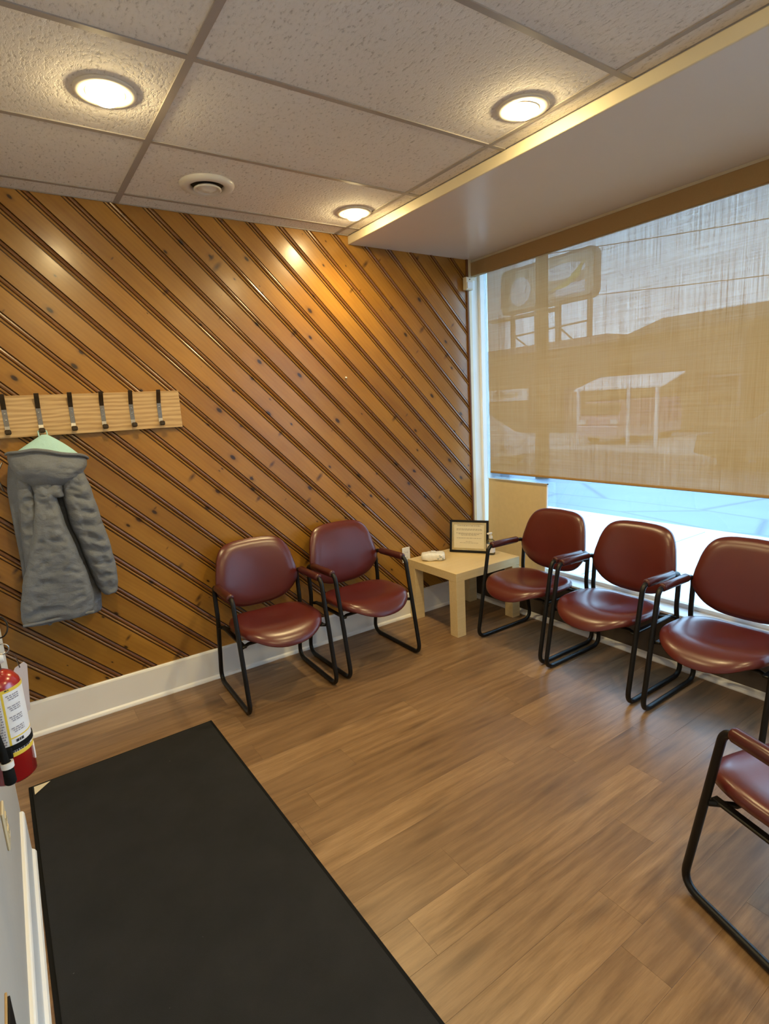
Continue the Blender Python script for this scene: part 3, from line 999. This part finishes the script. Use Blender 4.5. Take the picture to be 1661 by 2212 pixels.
cloth([(1.33, -2.990, -2.900, -0.168, -0.12), (1.25, -3.000, -2.902, -0.180, -0.12), (1.13, -3.024, -2.886, -0.196, -0.12), (0.98, -3.066, -2.852, -0.205, -0.12),
       (0.84, -3.112, -2.822, -0.205, -0.12), (0.74, -3.134, -2.812, -0.200, -0.12), (0.69, -3.137, -2.816, -0.198, -0.12), (0.645, -3.136, -2.830, -0.195, -0.13)], M['coat'], 'back_panel', fold=0.010, ff=3.2, seed=1.0, wr=0.020)
cloth([(1.43, -3.078, -2.99, -0.075, -0.02), (1.30, -3.100, -2.96, -0.090, -0.015), (1.14, -3.100, -2.94, -0.100, -0.015), (0.97, -3.098, -2.92, -0.105, -0.015), (0.78, -3.105, -2.92, -0.105, -0.015), (0.66, -3.11, -2.92, -0.10, -0.02)],
      M['coat'], 'left_front', fold=0.018, ff=6.0, seed=4.0, wr=0.010)
cloth([(1.34, -2.93, -2.80, -0.075, -0.015), (1.20, -2.93, -2.79, -0.085, -0.015), (0.95, -2.93, -2.785, -0.10, -0.015), (0.75, -2.93, -2.768, -0.115, -0.015), (0.620, -2.93, -2.776, -0.115, -0.02)],
      M['coat'], 'right_front', fold=0.008, ff=5.0, seed=8.0)
cloth([(0.68, -3.06, -2.94, -0.10, -0.04), (0.65, -3.055, -2.955, -0.10, -0.04), (0.630, -3.045, -2.990, -0.095, -0.05), (0.606, -3.035, -3.012, -0.09, -0.06)], M['coat'], 'zip_end', seg=20, nlev=8, fold=0)
# sleeves
cloth([(1.405, -2.875, -2.790, -0.13, -0.04), (1.36, -2.880, -2.762, -0.155, -0.03), (1.28, -2.880, -2.744, -0.175, -0.03), (1.13, -2.870, -2.722, -0.185, -0.03), (0.97, -2.838, -2.695, -0.180, -0.035), (0.84, -2.812, -2.684, -0.170, -0.04), (0.775, -2.795, -2.686, -0.160, -0.05), (0.722, -2.772, -2.694, -0.150, -0.06)],
      M['coat'], 'right_sleeve', fold=0.004, ff=4.0, seed=12.0, wr=0.018, quilt=0.012, nlev=80)
cloth([(1.40, -3.05, -2.985, -0.11, -0.04), (1.28, -3.066, -2.985, -0.145, -0.05), (1.10, -3.078, -2.985, -0.150, -0.05), (0.95, -3.084, -3.005, -0.145, -0.05), (0.85, -3.088, -3.02, -0.13, -0.06)], M['coat'], 'left_sleeve', fold=0.008, ff=5.0, seed=20.0, wr=0.018)
# hood: a bowl of cloth hanging forward, deepest in the middle, with a rolled rim
rings = []
n, ml = 56, 20
for i in range(ml + 1):
    f = i / ml
    ring = []
    for j in range(n):
        a = 2 * PI * j / n
        c, s = math.cos(a), -math.sin(a)                       # s > 0: towards the room
        k = max(0.03, (1 - f ** 1.7)) ** 0.72
        hx = 0.166 * k + 0.040 * f * (1 - f)
        cx = -2.908 - 0.014 * f
        x = cx + hx * spow(c, 0.85)
        rim = 1.446 - 0.150 * (x + 2.908) + 0.030 * max(0, s) * (1 - f)
        z = rim + (1.276 - rim) * f ** 0.85
        y = -0.095 - (0.112 if s > 0 else 0.050) * spow(s, 0.8) * (k * 0.55 + 0.55 * math.sin(PI * min(1, f * 0.9 + 0.12)))
        w = -0.022 * crease(x * 1.5, z * 1.2, 3.3, 0.3) * min(1, f * 5)
        z += 0.012 * noise.noise(Vector((x * 13, 0.3, 7.7))) * (1 - f)
        ring.append((x + w * c * 0.5, min(y + w, -0.03), z))
    rings.append(ring)
hd = obj('hood', loft(rings), M['coat'], t, smooth=True)
rim = []
for j in range(49):
    a = -0.10 + (PI + 0.20) * j / 48
    c, s = math.cos(a), max(0, math.sin(a))
    x = -2.908 + 0.171 * spow(c, 0.85)
    rim.append((x, -0.095 - 0.100 * s ** 0.8, 1.446 - 0.150 * (x + 2.908) + 0.030 * s + 0.003 + 0.012 * noise.noise(Vector((x * 13, 0.3, 7.7)))))
obj('hood_rim', tube(rim, [0.0045 + 0.0035 * math.sin(PI * j / 48) for j in range(49)], 10), M['coat'], hd, smooth=True)
cloth([(1.335, -3.015, -2.850, -0.150, -0.05), (1.305, -3.000, -2.866, -0.188, -0.06), (1.280, -2.995, -2.872, -0.200, -0.07), (1.252, -2.980, -2.866, -0.190, -0.08)], M['coat'], 'collar', nlev=14, fold=0.008, ff=7, seed=30, wr=0.008)
rings = []
for i in range(15):
    f = i / 14
    z = 1.425 + 0.132 * f
    hw = 0.152 * (1 - f ** 1.35) + 0.012
    ring = []
    for j in range(48):
        a = 2 * PI * j / 48
        x = -2.908 + hw * math.cos(a)
        pl = 0.009 * abs(math.sin((x + 2.908) * 26 + 0.6))
        y = -0.095 + 0.018 * f - (0.074 * (1 - f) + 0.010) * math.sin(a) - pl * (1 - f) * (1 if math.sin(a) > 0 else 0)
        ring.append((x, min(y, -0.03), z - 0.15 * (x + 2.908) * (1 - f)))
    rings.append(ring)
obj('mint_lining', loft(rings), M['mint'], t, smooth=True, label='mint green hood lining')
obj('hang_loop', tube(fillet([(-2.930, -0.078, 1.550), (-2.930, -0.043, 1.5765), (-2.894, -0.043, 1.5765), (-2.894, -0.078, 1.550)], 0.008), 0.003, 8), M['mint'], t, smooth=True)
hem = []
for j in range(24):
    f = j / 23
    hem.append((-3.134 + 0.306 * f, -0.203 - 0.006 * math.sin(f * 7), 0.664 - 0.006 * f))
obj('hem', tube(hem, 0.0075, 8), M['coat'], t, smooth=True)
obj('zip', tube([(-3.098, -0.085, 1.44), (-3.118, -0.07, 1.40), (-3.125, -0.06, 1.36), (-3.112, -0.06, 1.30)], 0.004, 8), M['chrome'], t, smooth=True)

# ------------------------------------------------------------------ fire extinguisher
ER = 0.050
EX, EY, EZ = LWX + ER + 0.008, -1.735, 0.768
t = thing('fire_extinguisher', 'red fire extinguisher strapped to the white left wall', 'fire extinguisher', (EX, EY, EZ))
obj('cylinder', lathe([(0, 0.004), (ER - 0.006, 0.0), (ER, 0.006), (ER, 0.232), (ER - 0.003, 0.246), (ER - 0.012, 0.260), (ER - 0.024, 0.268), (0.016, 0.273), (0.016, 0.280), (0, 0.280)], 48), M['red'], t, smooth=True)
def wrap(z0, z1, a0, a1, m, name, r=0.0, parent=None, th=0.0004, seg=24, slope=0.0):
    bm = bmesh.new()
    rows = []
    for i in range(seg + 1):
        a = math.radians(a0 + (a1 - a0) * i / seg)
        row = []
        for rr2, z in ((ER + r, z0), (ER + r, z1), (ER + r + th, z1), (ER + r + th, z0)):
            row.append(bm.verts.new((rr2 * math.cos(a), rr2 * math.sin(a), z)))
        rows.append(row)
    for a, b in zip(rows, rows[1:]):
        for k in range(4): bm.faces.new((a[k], a[(k + 1) % 4], b[(k + 1) % 4], b[k]))
    bm.faces.new(rows[0][::-1])
    bm.faces.new(rows[-1])
    return obj(name, bm, m, parent or t, smooth='angle')
# the printed label, in degrees round the cylinder (camera is at about -90)
lab = wrap(0.085, 0.238, -190, 10, M['labelwhite'], 'label', 0.0002)
wrap(0.0700, 0.0800, -190, 10, M['labelyellow'], 'yellow_band', 0.0004, lab)
wrap(0.2300, 0.2380, -82, 10, M['labelyellow'], 'yellow_band', 0.0006, lab)
wrap(0.0950, 0.2380, -82, -77, M['labelyellow'], 'yellow_band', 0.0006, lab)
wrap(0.1150, 0.1180, -77, 10, M['labelyellow'], 'yellow_band', 0.0006, lab)
wrap(0.0800, 0.0860, -190, 10, M['labelwhite'], 'lower_label', 0.0002, lab)
def prints(rows, m, name):
    bm = bmesh.new()
    for z, h, a0, a1 in rows:
        a = a0
        while a < a1:
            w = rr.uniform(3, 9)
            e = min(a + w, a1)
            p = [(ER + 0.0016) * math.cos(math.radians(q)) for q in (a, e)]
            s = [(ER + 0.0016) * math.sin(math.radians(q)) for q in (a, e)]
            bm.faces.new([bm.verts.new(c) for c in ((p[0], s[0], z), (p[1], s[1], z), (p[1], s[1], z + h), (p[0], s[0], z + h))])
            a = e + rr.uniform(1.5, 3)
    return obj(name, bm, m, lab, kind='stuff')
prints([(0.104 + 0.0066 * i, 0.0036, -165, -86) for i in range(20)], M['labelgrey'], 'fine_print')
prints([(z + d, 0.0026, -68 + o, -38) for z in (0.210, 0.183, 0.157, 0.129) for d, o in ((0.010, -4), (0.005, 0), (0.0, 2))], M['labelgrey'], 'step_print')
prints([(0.104, 0.007, -66, -46), (0.234, 0.003, -72, -62), (0.0812, 0.004, -80, -30)], M['labelblack'], 'symbol_print')
strap = wrap(0.0865, 0.1000, -200, 110, M['rubber'], 'strap', 0.001, None, 0.002, 40)
obj('strap_buckle', box(-0.018, 0.010, -ER - 0.012, -ER - 0.003, 0.072, 0.100, bev=0.003), M['rubber'], t)
obj('class_decal', box(ER * 0.985 - 0.002, ER + 0.0012, -0.012, 0.012, 0.030, 0.066, bev=0.001), M['labelwhite'], t)
obj('wall_bracket', box(-ER - 0.009, -ER + 0.004, -0.022, 0.022, 0.02, 0.27, bev=0.002), M['steel_black'], t)
vh = obj('valve_head', lathe([(0.017, 0.274), (0.017, 0.290), (0.014, 0.294), (0.014, 0.312), (0.010, 0.318), (0, 0.318)], 20), M['chrome'], t, smooth='angle')
g = obj('gauge', lathe([(0, 0.026), (0.010, 0.025), (0.012, 0.020), (0.012, 0.010), (0, 0.010)], 18, (0, 0, 0.300), 'X'), M['plastic_white'], t, smooth='angle')
for dz, name, tip in ((0.312, 'carry_handle', -0.014), (0.336, 'lever', 0.006)):
    pts = [(-0.012, 0.014, dz), (-0.012, -0.03, dz + 0.002), (-0.012, -0.085, dz + tip)]
    bm = bmesh.new()
    prism([(0.018, dz - 0.004), (0.018, dz + 0.006), (-0.03, dz + 0.009), (-0.092, dz + tip + 0.004), (-0.092, dz + tip - 0.002), (-0.03, dz)], 'X', -0.012, 0.010, bm)
    obj(name, bm, M['red'] if name == 'lever' else M['steel_black'], t)
ring = [(0.026 + 0.013 * math.cos(2 * PI * k / 20), -0.004, 0.322 + 0.013 * math.sin(2 * PI * k / 20)) for k in range(20)]
obj('pull_pin', tube(ring, 0.0016, 8, True), M['chrome'], t, smooth=True)
cord = [(0.020 + 0.024 * math.cos(2 * PI * k / 26), 0.012 + 0.010 * math.sin(4 * PI * k / 26), 0.372 + 0.026 * math.sin(2 * PI * k / 26)) for k in range(26)]
obj('seal_loop', tube(cord, 0.0018, 8, True), M['steel_black'], t, smooth=True)
hose = fillet([(-0.012, -0.020, 0.296), (-0.022, -0.060, 0.290), (-0.020, -0.074, 0.20), (-0.008, -0.070, 0.10), (-0.004, -0.068, 0.03)], 0.03, 8)
obj('hose', tube(hose, 0.0085, 10), M['rubber'], t, smooth=True)
obj('nozzle', lathe([(0, 0.018), (0.010, 0.018), (0.0125, 0.022), (0.0115, 0.050), (0.0095, 0.066), (0, 0.066)], 16, (-0.004, -0.068, 0)), M['rubber'], t, smooth='angle')
obj('nozzle_ring', lathe([(0.0085, 0.060), (0.0135, 0.060), (0.0135, 0.074), (0.0085, 0.074)], 16, (-0.004, -0.068, 0)), M['plastic_white'], t, smooth='angle')
tagb = bmesh.new()
prism([(-0.014, 0.0), (0.014, 0.0), (0.024, -0.012), (0.024, -0.130), (-0.024, -0.130), (-0.024, -0.012)], 'Y', -0.0004, 0.0004, tagb)
tg = obj('inspection_tag', tagb, M['tagpaper'], t)
tg.location = (0.050, 0.075, 0.245)
tg.scale = (1.1, 1.0, 1.15)
tg.rotation_euler = (math.radians(10), math.radians(-4), math.radians(50))
obj('tag_wire', tube(fillet([(0.014, 0.004, 0.300), (0.030, 0.020, 0.306), (0.046, 0.060, 0.280), (0.050, 0.075, 0.238)], 0.01), 0.0014, 6), M['chrome'], t, smooth=True)

# ------------------------------------------------------------------ roller blind, leaning board
t = thing('roller_blind', 'tan see-through roller blind drawn most of the way down the window', 'blind', (0.050, 0, 0))
BY1 = -2.62
obj('cassette', box(-0.022, 0.022, BY1, -0.004, 2.525, 2.622, bev=0.002), M['blind_solid'], t)
obj('mounting_strip', box(-0.008, 0.030, BY1, -0.004, 2.622, HS, bev=0.001), M['cream'], t)
obj('fabric', box(-0.0006, 0.0006, BY1 + 0.05, -0.155, 1.050, 2.53), M['blind'], t)
obj('hem_bar', box(-0.006, 0.006, BY1 + 0.05, -0.155, 1.036, 1.052, bev=0.003), M['blind_solid'], t)
obj('end_bracket', box(-0.024, 0.024, -0.004, -0.0006, 2.500, HS - 0.002, bev=0.001), M['cream'], t)
bd = thing('leaning_board', 'beige hardboard panel propped on the sill against the glass', 'board', (0.104, -0.365, ZL))
pb2 = box(-0.004, 0.004, -0.292, 0.292, 0.0, 0.665, bev=0.001)
b1 = obj('panel', pb2, M['hardboard'], bd)
eb = bmesh.new()
box(-0.006, 0.006, -0.298, 0.298, 0.660, 0.668, eb)
box(-0.006, 0.006, -0.298, -0.290, 0.0, 0.668, eb)
b2 = obj('edge_strip', eb, M['white'], bd)
for o in (b1, b2): o.rotation_euler = (0, math.radians(2.2), math.radians(0))
bd.location.x = 0.086

# ------------------------------------------------------------------ outside
GZ = -0.14
sw = obj('sidewalk', box(0.19, 4.0, -14, 26, GZ - 0.1, GZ - 0.004), M['sub'], kind='structure')
for i in range(-3, 7):
    for j, (x0, x1) in enumerate(((0.2, 2.1), (2.1, 3.85))):
        y0 = i * 1.6
        obj('paving_slab', box(x0 + 0.006, x1 - 0.006, y0 + 0.006, y0 + 1.594, GZ - 0.05, GZ, bev=0.004), M['concrete'], sw)
obj('paving_slab', box(0.2, 3.85, 11.2, 26, GZ - 0.05, GZ), M['concrete'], sw)
obj('paving_slab', box(0.2, 3.85, -14, -4.8, GZ - 0.05, GZ), M['concrete'], sw)
obj('kerb', box(3.85, 4.0, -14, 26, GZ - 0.1, GZ + 0.005, bev=0.01), M['concrete'], sw)
obj('road', box(4.0, 12.3, -20, 40, GZ - 0.2, GZ - 0.10), M['asphalt'], kind='structure')
obj('verge', box(12.3, 60, -30, 60, GZ - 0.2, GZ - 0.02), M['concrete'], kind='structure')

def house(label, x0, x1, y0, y1, ze, ridge, m, wins):
    """Gabled house, ridge running along y."""
    t = thing('house', label, 'building', ((x0 + x1) / 2, (y0 + y1) / 2, GZ - 0.02))
    hx, hy = (x1 - x0) / 2, (y1 - y0) / 2
    obj('walls', prism([(-hx, 0), (hx, 0), (hx, ze), (0, ridge - 0.12), (-hx, ze)], 'Y', -hy, hy), m, t)
    e = 0.35
    for sx in (-1, 1):
        ez = ze - e * (ridge - ze) / hx
        obj('roof', prism([(0, ridge), (sx * (hx + e), ez), (sx * (hx + e), ez + 0.12), (0, ridge + 0.12)], 'Y', -hy - e, hy + e), M['roofing'], t)
    for (wy, wz, w, h) in wins:
        f = obj('window', box(-hx - 0.05, -hx + 0.02, wy - w / 2, wy + w / 2, wz, wz + h), M['siding2'], t)
        obj('pane', box(-hx - 0.06, -hx - 0.03, wy - w / 2 + 0.08, wy + w / 2 - 0.08, wz + 0.08, wz + h - 0.08), M['darkglass'], f)
    return t
house('dark hip-roofed house across the street behind the canopy', 20, 26, 6.55, 11.1, 4.05, 4.90, M['siding'], [(1.2, 2.7, 0.9, 0.6), (-1.6, 1.0, 1.2, 1.2)])
house('second roof across the street, right of the hip-roofed house', 20, 27, -3.0, 5.7, 4.2, 6.2, M['siding'], [])
# flat-roofed shop with sign bands
t = thing('shop_building', 'long flat-roofed shop across the street under the billboard', 'building', (19.0, 16.5, GZ - 0.02))
obj('walls', box(0, 8, -4.9, 9.0, 0, 3.9), M['siding'], t)
obj('parapet', box(-0.12, 8.1, -4.95, 9.1, 3.9, 4.25), M['siding2'], t)
sb = obj('sign_band', box(-0.12, 0.0, -0.55, 2.45, 1.62, 2.2), M['signwhite'], t)
lt = bmesh.new()
for i, (w, h) in enumerate(((0.18, 0.26), (0.22, 0.30), (0.16, 0.26), (0.24, 0.28), (0.2, 0.30), (0.16, 0.24))):
    box(-0.15, -0.12, 0.1 + i * 0.30, 0.1 + i * 0.30 + w, 1.78, 1.78 + h, lt)
obj('sign_lettering', lt, M['signpale'], sb, kind='stuff')
obj('notice_board', box(-0.1, 0.0, -1.75, -1.25, 1.66, 2.1), M['signwhite'], t)
for wy in (4.0, 6.2):
    f = obj('window', box(-0.06, 0.02, wy - 0.8, wy + 0.8, 0.9, 2.3), M['signwhite'], t)
    obj('pane', box(-0.08, -0.03, wy - 0.7, wy + 0.7, 1.0, 2.2), M['darkglass'], f)
obj('door', box(-0.05, 0.02, -3.6, -2.7, 0, 2.1), M['siding2'], t)

# billboard on the roof
t = thing('billboard', 'large rounded billboard on posts above the shop roof', 'billboard', (22.0, 17.4, 4.23 + GZ))
Z0, Z1 = 2.20, 4.62
def rrect(y0, y1, z0, z1, r, n=5):
    out = []
    for cy, cz, a0 in ((y1 - r, z1 - r, 0), (y0 + r, z1 - r, 90), (y0 + r, z0 + r, 180), (y1 - r, z0 + r, 270)):
        for k in range(n + 1):
            a = math.radians(a0 + 90 * k / n)
            out.append((cy + r * math.cos(a), cz + r * math.sin(a)))
    return out
obj('frame', prism(rrect(-3.15, 3.2, Z0, Z1, 0.45), 'X', -0.02, 0.30), M['signgrey'], t)
fc = obj('face', prism(rrect(-2.98, 3.03, Z0 + 0.16, Z1 - 0.16, 0.35), 'X', -0.06, -0.02), M['signpale'], t)
ov = [(-1.2 + 1.35 * math.cos(2 * PI * k / 24), 3.75 + 0.38 * math.sin(2 * PI * k / 24)) for k in range(24)]
obj('white_oval', prism(ov, 'X', -0.08, -0.06), M['signwhite'], fc)
obj('yellow_swoosh', prism([(-0.2, 2.9), (0.3, 2.75), (-1.4, 3.25), (-2.5, 4.1), (-2.2, 3.4), (-1.4, 2.95)], 'X', -0.085, -0.06), M['signyellow'], fc)
obj('white_block', prism([(-2.5, 2.55), (-0.7, 2.55), (-0.7, 3.1), (-2.5, 3.1)], 'X', -0.08, -0.06), M['signwhite'], fc)
obj('pale_disc', prism([(1.7 + 0.75 * math.cos(2 * PI * k / 24), 3.3 + 0.75 * math.sin(2 * PI * k / 24)) for k in range(24)], 'X', -0.08, -0.06), M['signwhite'], fc)
for y, w in ((2.45, 0.11), (0.72, 0.10), (-0.72, 0.13), (-2.66, 0.10)):
    obj('post', box(0.05, 0.25, y - w, y + w, 0.0, Z0 + 0.05), M['signgrey'], t)
obj('catwalk', box(-0.45, 0.05, -0.9, 3.7, Z0 - 0.32, Z0 - 0.18), M['signgrey'], t)
obj('brace', tube([(0.15, -2.6, 1.15), (0.15, 2.4, 1.0)], 0.05, 6), M['signgrey'], t)
obj('brace', tube([(0.15, -0.8, 1.05), (0.15, -2.0, 0.05)], 0.045, 6), M['signgrey'], t)
obj('brace', tube([(0.15, 2.3, 0.95), (0.15, 1.0, 0.05)], 0.045, 6), M['signgrey'], t)

# utility pole and cables
t = thing('utility_pole', 'dark wooden utility pole standing by the far kerb', 'pole', (7.0, 5.13, GZ - 0.10))
obj('shaft', lathe([(0, 0), (0.155, 0), (0.135, 4.0), (0.11, 9.5), (0, 9.55)], 14), M['polewood'], t, smooth='angle')
obj('crossarm', box(-1.1, 1.1, -0.06, 0.06, 8.4, 8.55), M['polewood'], t)
obj('cap', lathe([(0.13, 9.5), (0.13, 9.56), (0, 9.6)], 12), M['galv'], t)
for i, (z0, z1, sag) in enumerate(((5.45, 4.2, 0.25), (4.28, 3.2, 0.15), (6.3, 5.2, 0.3))):
    pts = []
    for k in range(25):
        f = k / 24
        pts.append((10.0 + 0.3 * i, 7.6 - 16 * f, z0 + (z1 - z0) * f - sag * math.sin(PI * f)))
    c = obj('power_cable', tube(pts, 0.011, 6), M['wire'], smooth=True)
    tag(c, ('middle', 'lowest', 'highest')[i] + ' of the power cables crossing the sky outside', 'cable', 'power cables over the street')

# canopy with posts
t = thing('canopy', 'white shed-roofed canopy on thin posts across the street', 'canopy', (14.0, 7.9, GZ - 0.02))
cz = -(GZ - 0.02)
bm = bmesh.new()
top = [(0, 1.64, 1.76 + cz), (0, -1.60, 1.74 + cz), (2.0, -1.25, 2.17 + cz), (2.0, 1.97, 2.19 + cz)]
V = [bm.verts.new(p) for p in top] + [bm.verts.new((p[0], p[1], p[2] - 0.05)) for p in top]
for f in ((0, 1, 2, 3), (7, 6, 5, 4), (0, 4, 5, 1), (1, 5, 6, 2), (2, 6, 7, 3), (3, 7, 4, 0)): bm.faces.new([V[q] for q in f])
obj('roof_sheet', bm, M['galv'], t)
for x, y in ((0.05, 1.47), (0.05, -0.45), (0.05, -1.42)):
    obj('post', box(x - 0.04, x + 0.04, y - 0.045, y + 0.045, 0, 1.70 + cz + 0.2 * x), M['galv'], t)

def wheel(t, x, y, r=0.33, w=0.2):
    wh = obj('wheel', lathe([(0, -w / 2), (r * 0.6, -w / 2), (r * 0.92, -w / 2), (r, -w / 4), (r, w / 4), (r * 0.92, w / 2), (r * 0.6, w / 2), (0, w / 2)], 20, (x, y, r), 'X'), M['rubber'], t, smooth='angle')
    obj('hubcap', lathe([(0, -w / 2 - 0.012), (r * 0.5, -w / 2 - 0.008), (r * 0.55, -w / 2)], 16, (x, y, r), 'X'), M['galv'], wh, smooth='angle')
def car(label, x, y, m, rz=0.0, h=1.45, L=4.4, W=1.75, z=GZ - 0.10):
    t = thing('car', label, 'car', (x, y, z), rz)
    s = h / 1.45
    side = [(-L / 2, 0.35), (-L / 2 + 0.05, 0.75 * s), (-L * 0.30, 0.92 * s), (-L * 0.14, 1.38 * s), (L * 0.16, 1.45 * s), (L * 0.36, 1.05 * s), (L / 2 - 0.04, 0.95 * s), (L / 2, 0.40), (L * 0.4, 0.25), (-L * 0.4, 0.25)]
    bm = bmesh.new()
    rings = []
    for fx in (-1, -0.9, 0.9, 1):
        k = 0.93 if abs(fx) == 1 else 1.0
        rings.append([(fx * W / 2 * (0.82 if zz > 1.0 * s else 1), yy * (0.985 if k < 1 else 1), 0.8 + (zz - 0.8) * k) for yy, zz in side])
    obj('body', loft(rings), m, t)
    for sx in (-1, 1):
        f = [(-L * 0.24, 0.96 * s), (-L * 0.12, 1.31 * s), (L * 0.14, 1.37 * s), (L * 0.29, 1.05 * s)]
        obj('side_window', prism(f, 'X', sx * W * 0.41 - 0.03, sx * W * 0.41 + 0.06) , M['darkglass'], t)
    for yy in (-L * 0.31, L * 0.31):
        for sx in (-1, 1): wheel(t, sx * (W / 2 - 0.08), yy, 0.32)
    for sx in (-1, 1): obj('headlamp', box(sx * W * 0.32 - 0.14, sx * W * 0.32 + 0.14, -L / 2 - 0.01, -L / 2 + 0.08, 0.55 * s, 0.68 * s, bev=0.02), M['signwhite'], t)
    return t
car('silver car parked across the street, left of the utility pole', 8.2, 9.15, M['carsilver'])
car('dark car passing in the street, right of the canopy', 11.0, 1.15, M['cardark'], math.radians(180))
# lilac van under the canopy
t = thing('van', 'lilac van parked under the white canopy', 'van', (15.6, 8.53, GZ - 0.02))
obj('upper_body', loft([[(-1.6, -0.77, 0.62), (-1.6, 0.77, 0.62), (2.4, 0.77, 0.62), (2.4, -0.77, 0.62)], [(-1.5, -0.77, 1.0), (-1.5, 0.77, 1.0), (2.4, 0.77, 1.0), (2.4, -0.77, 1.0)], [(-1.3, -0.72, 1.48), (-1.3, 0.72, 1.48), (2.3, 0.72, 1.48), (2.3, -0.72, 1.48)]]), M['lilac'], t)
obj('bumper', box(-1.72, -1.58, -0.76, 0.76, 0.25, 0.66, bev=0.05), M['lilac_pale'], t)
obj('lower_body', box(-1.6, 2.4, -0.76, 0.76, 0.25, 0.64), M['lilac_pale'], t)
for yy in (-0.62, 0.62): obj('headlamp', box(-1.66, -1.58, yy - 0.14, yy + 0.14, 0.70, 0.86, bev=0.02), M['signwhite'], t)
obj('windscreen', prism([(-1.53, 1.03), (-1.36, 1.42), (-1.30, 1.42), (-1.45, 1.03)], 'Y', -0.70, 0.70), M['darkglass'], t)
for xx in (-0.9, 1.6):
    for yy in (-0.64, 0.64): obj('wheel', lathe([(0, -0.1), (0.28, -0.1), (0.31, -0.05), (0.31, 0.05), (0.28, 0.1), (0, 0.1)], 18, (xx, yy, 0.31), 'Y'), M['rubber'], t, smooth='angle')
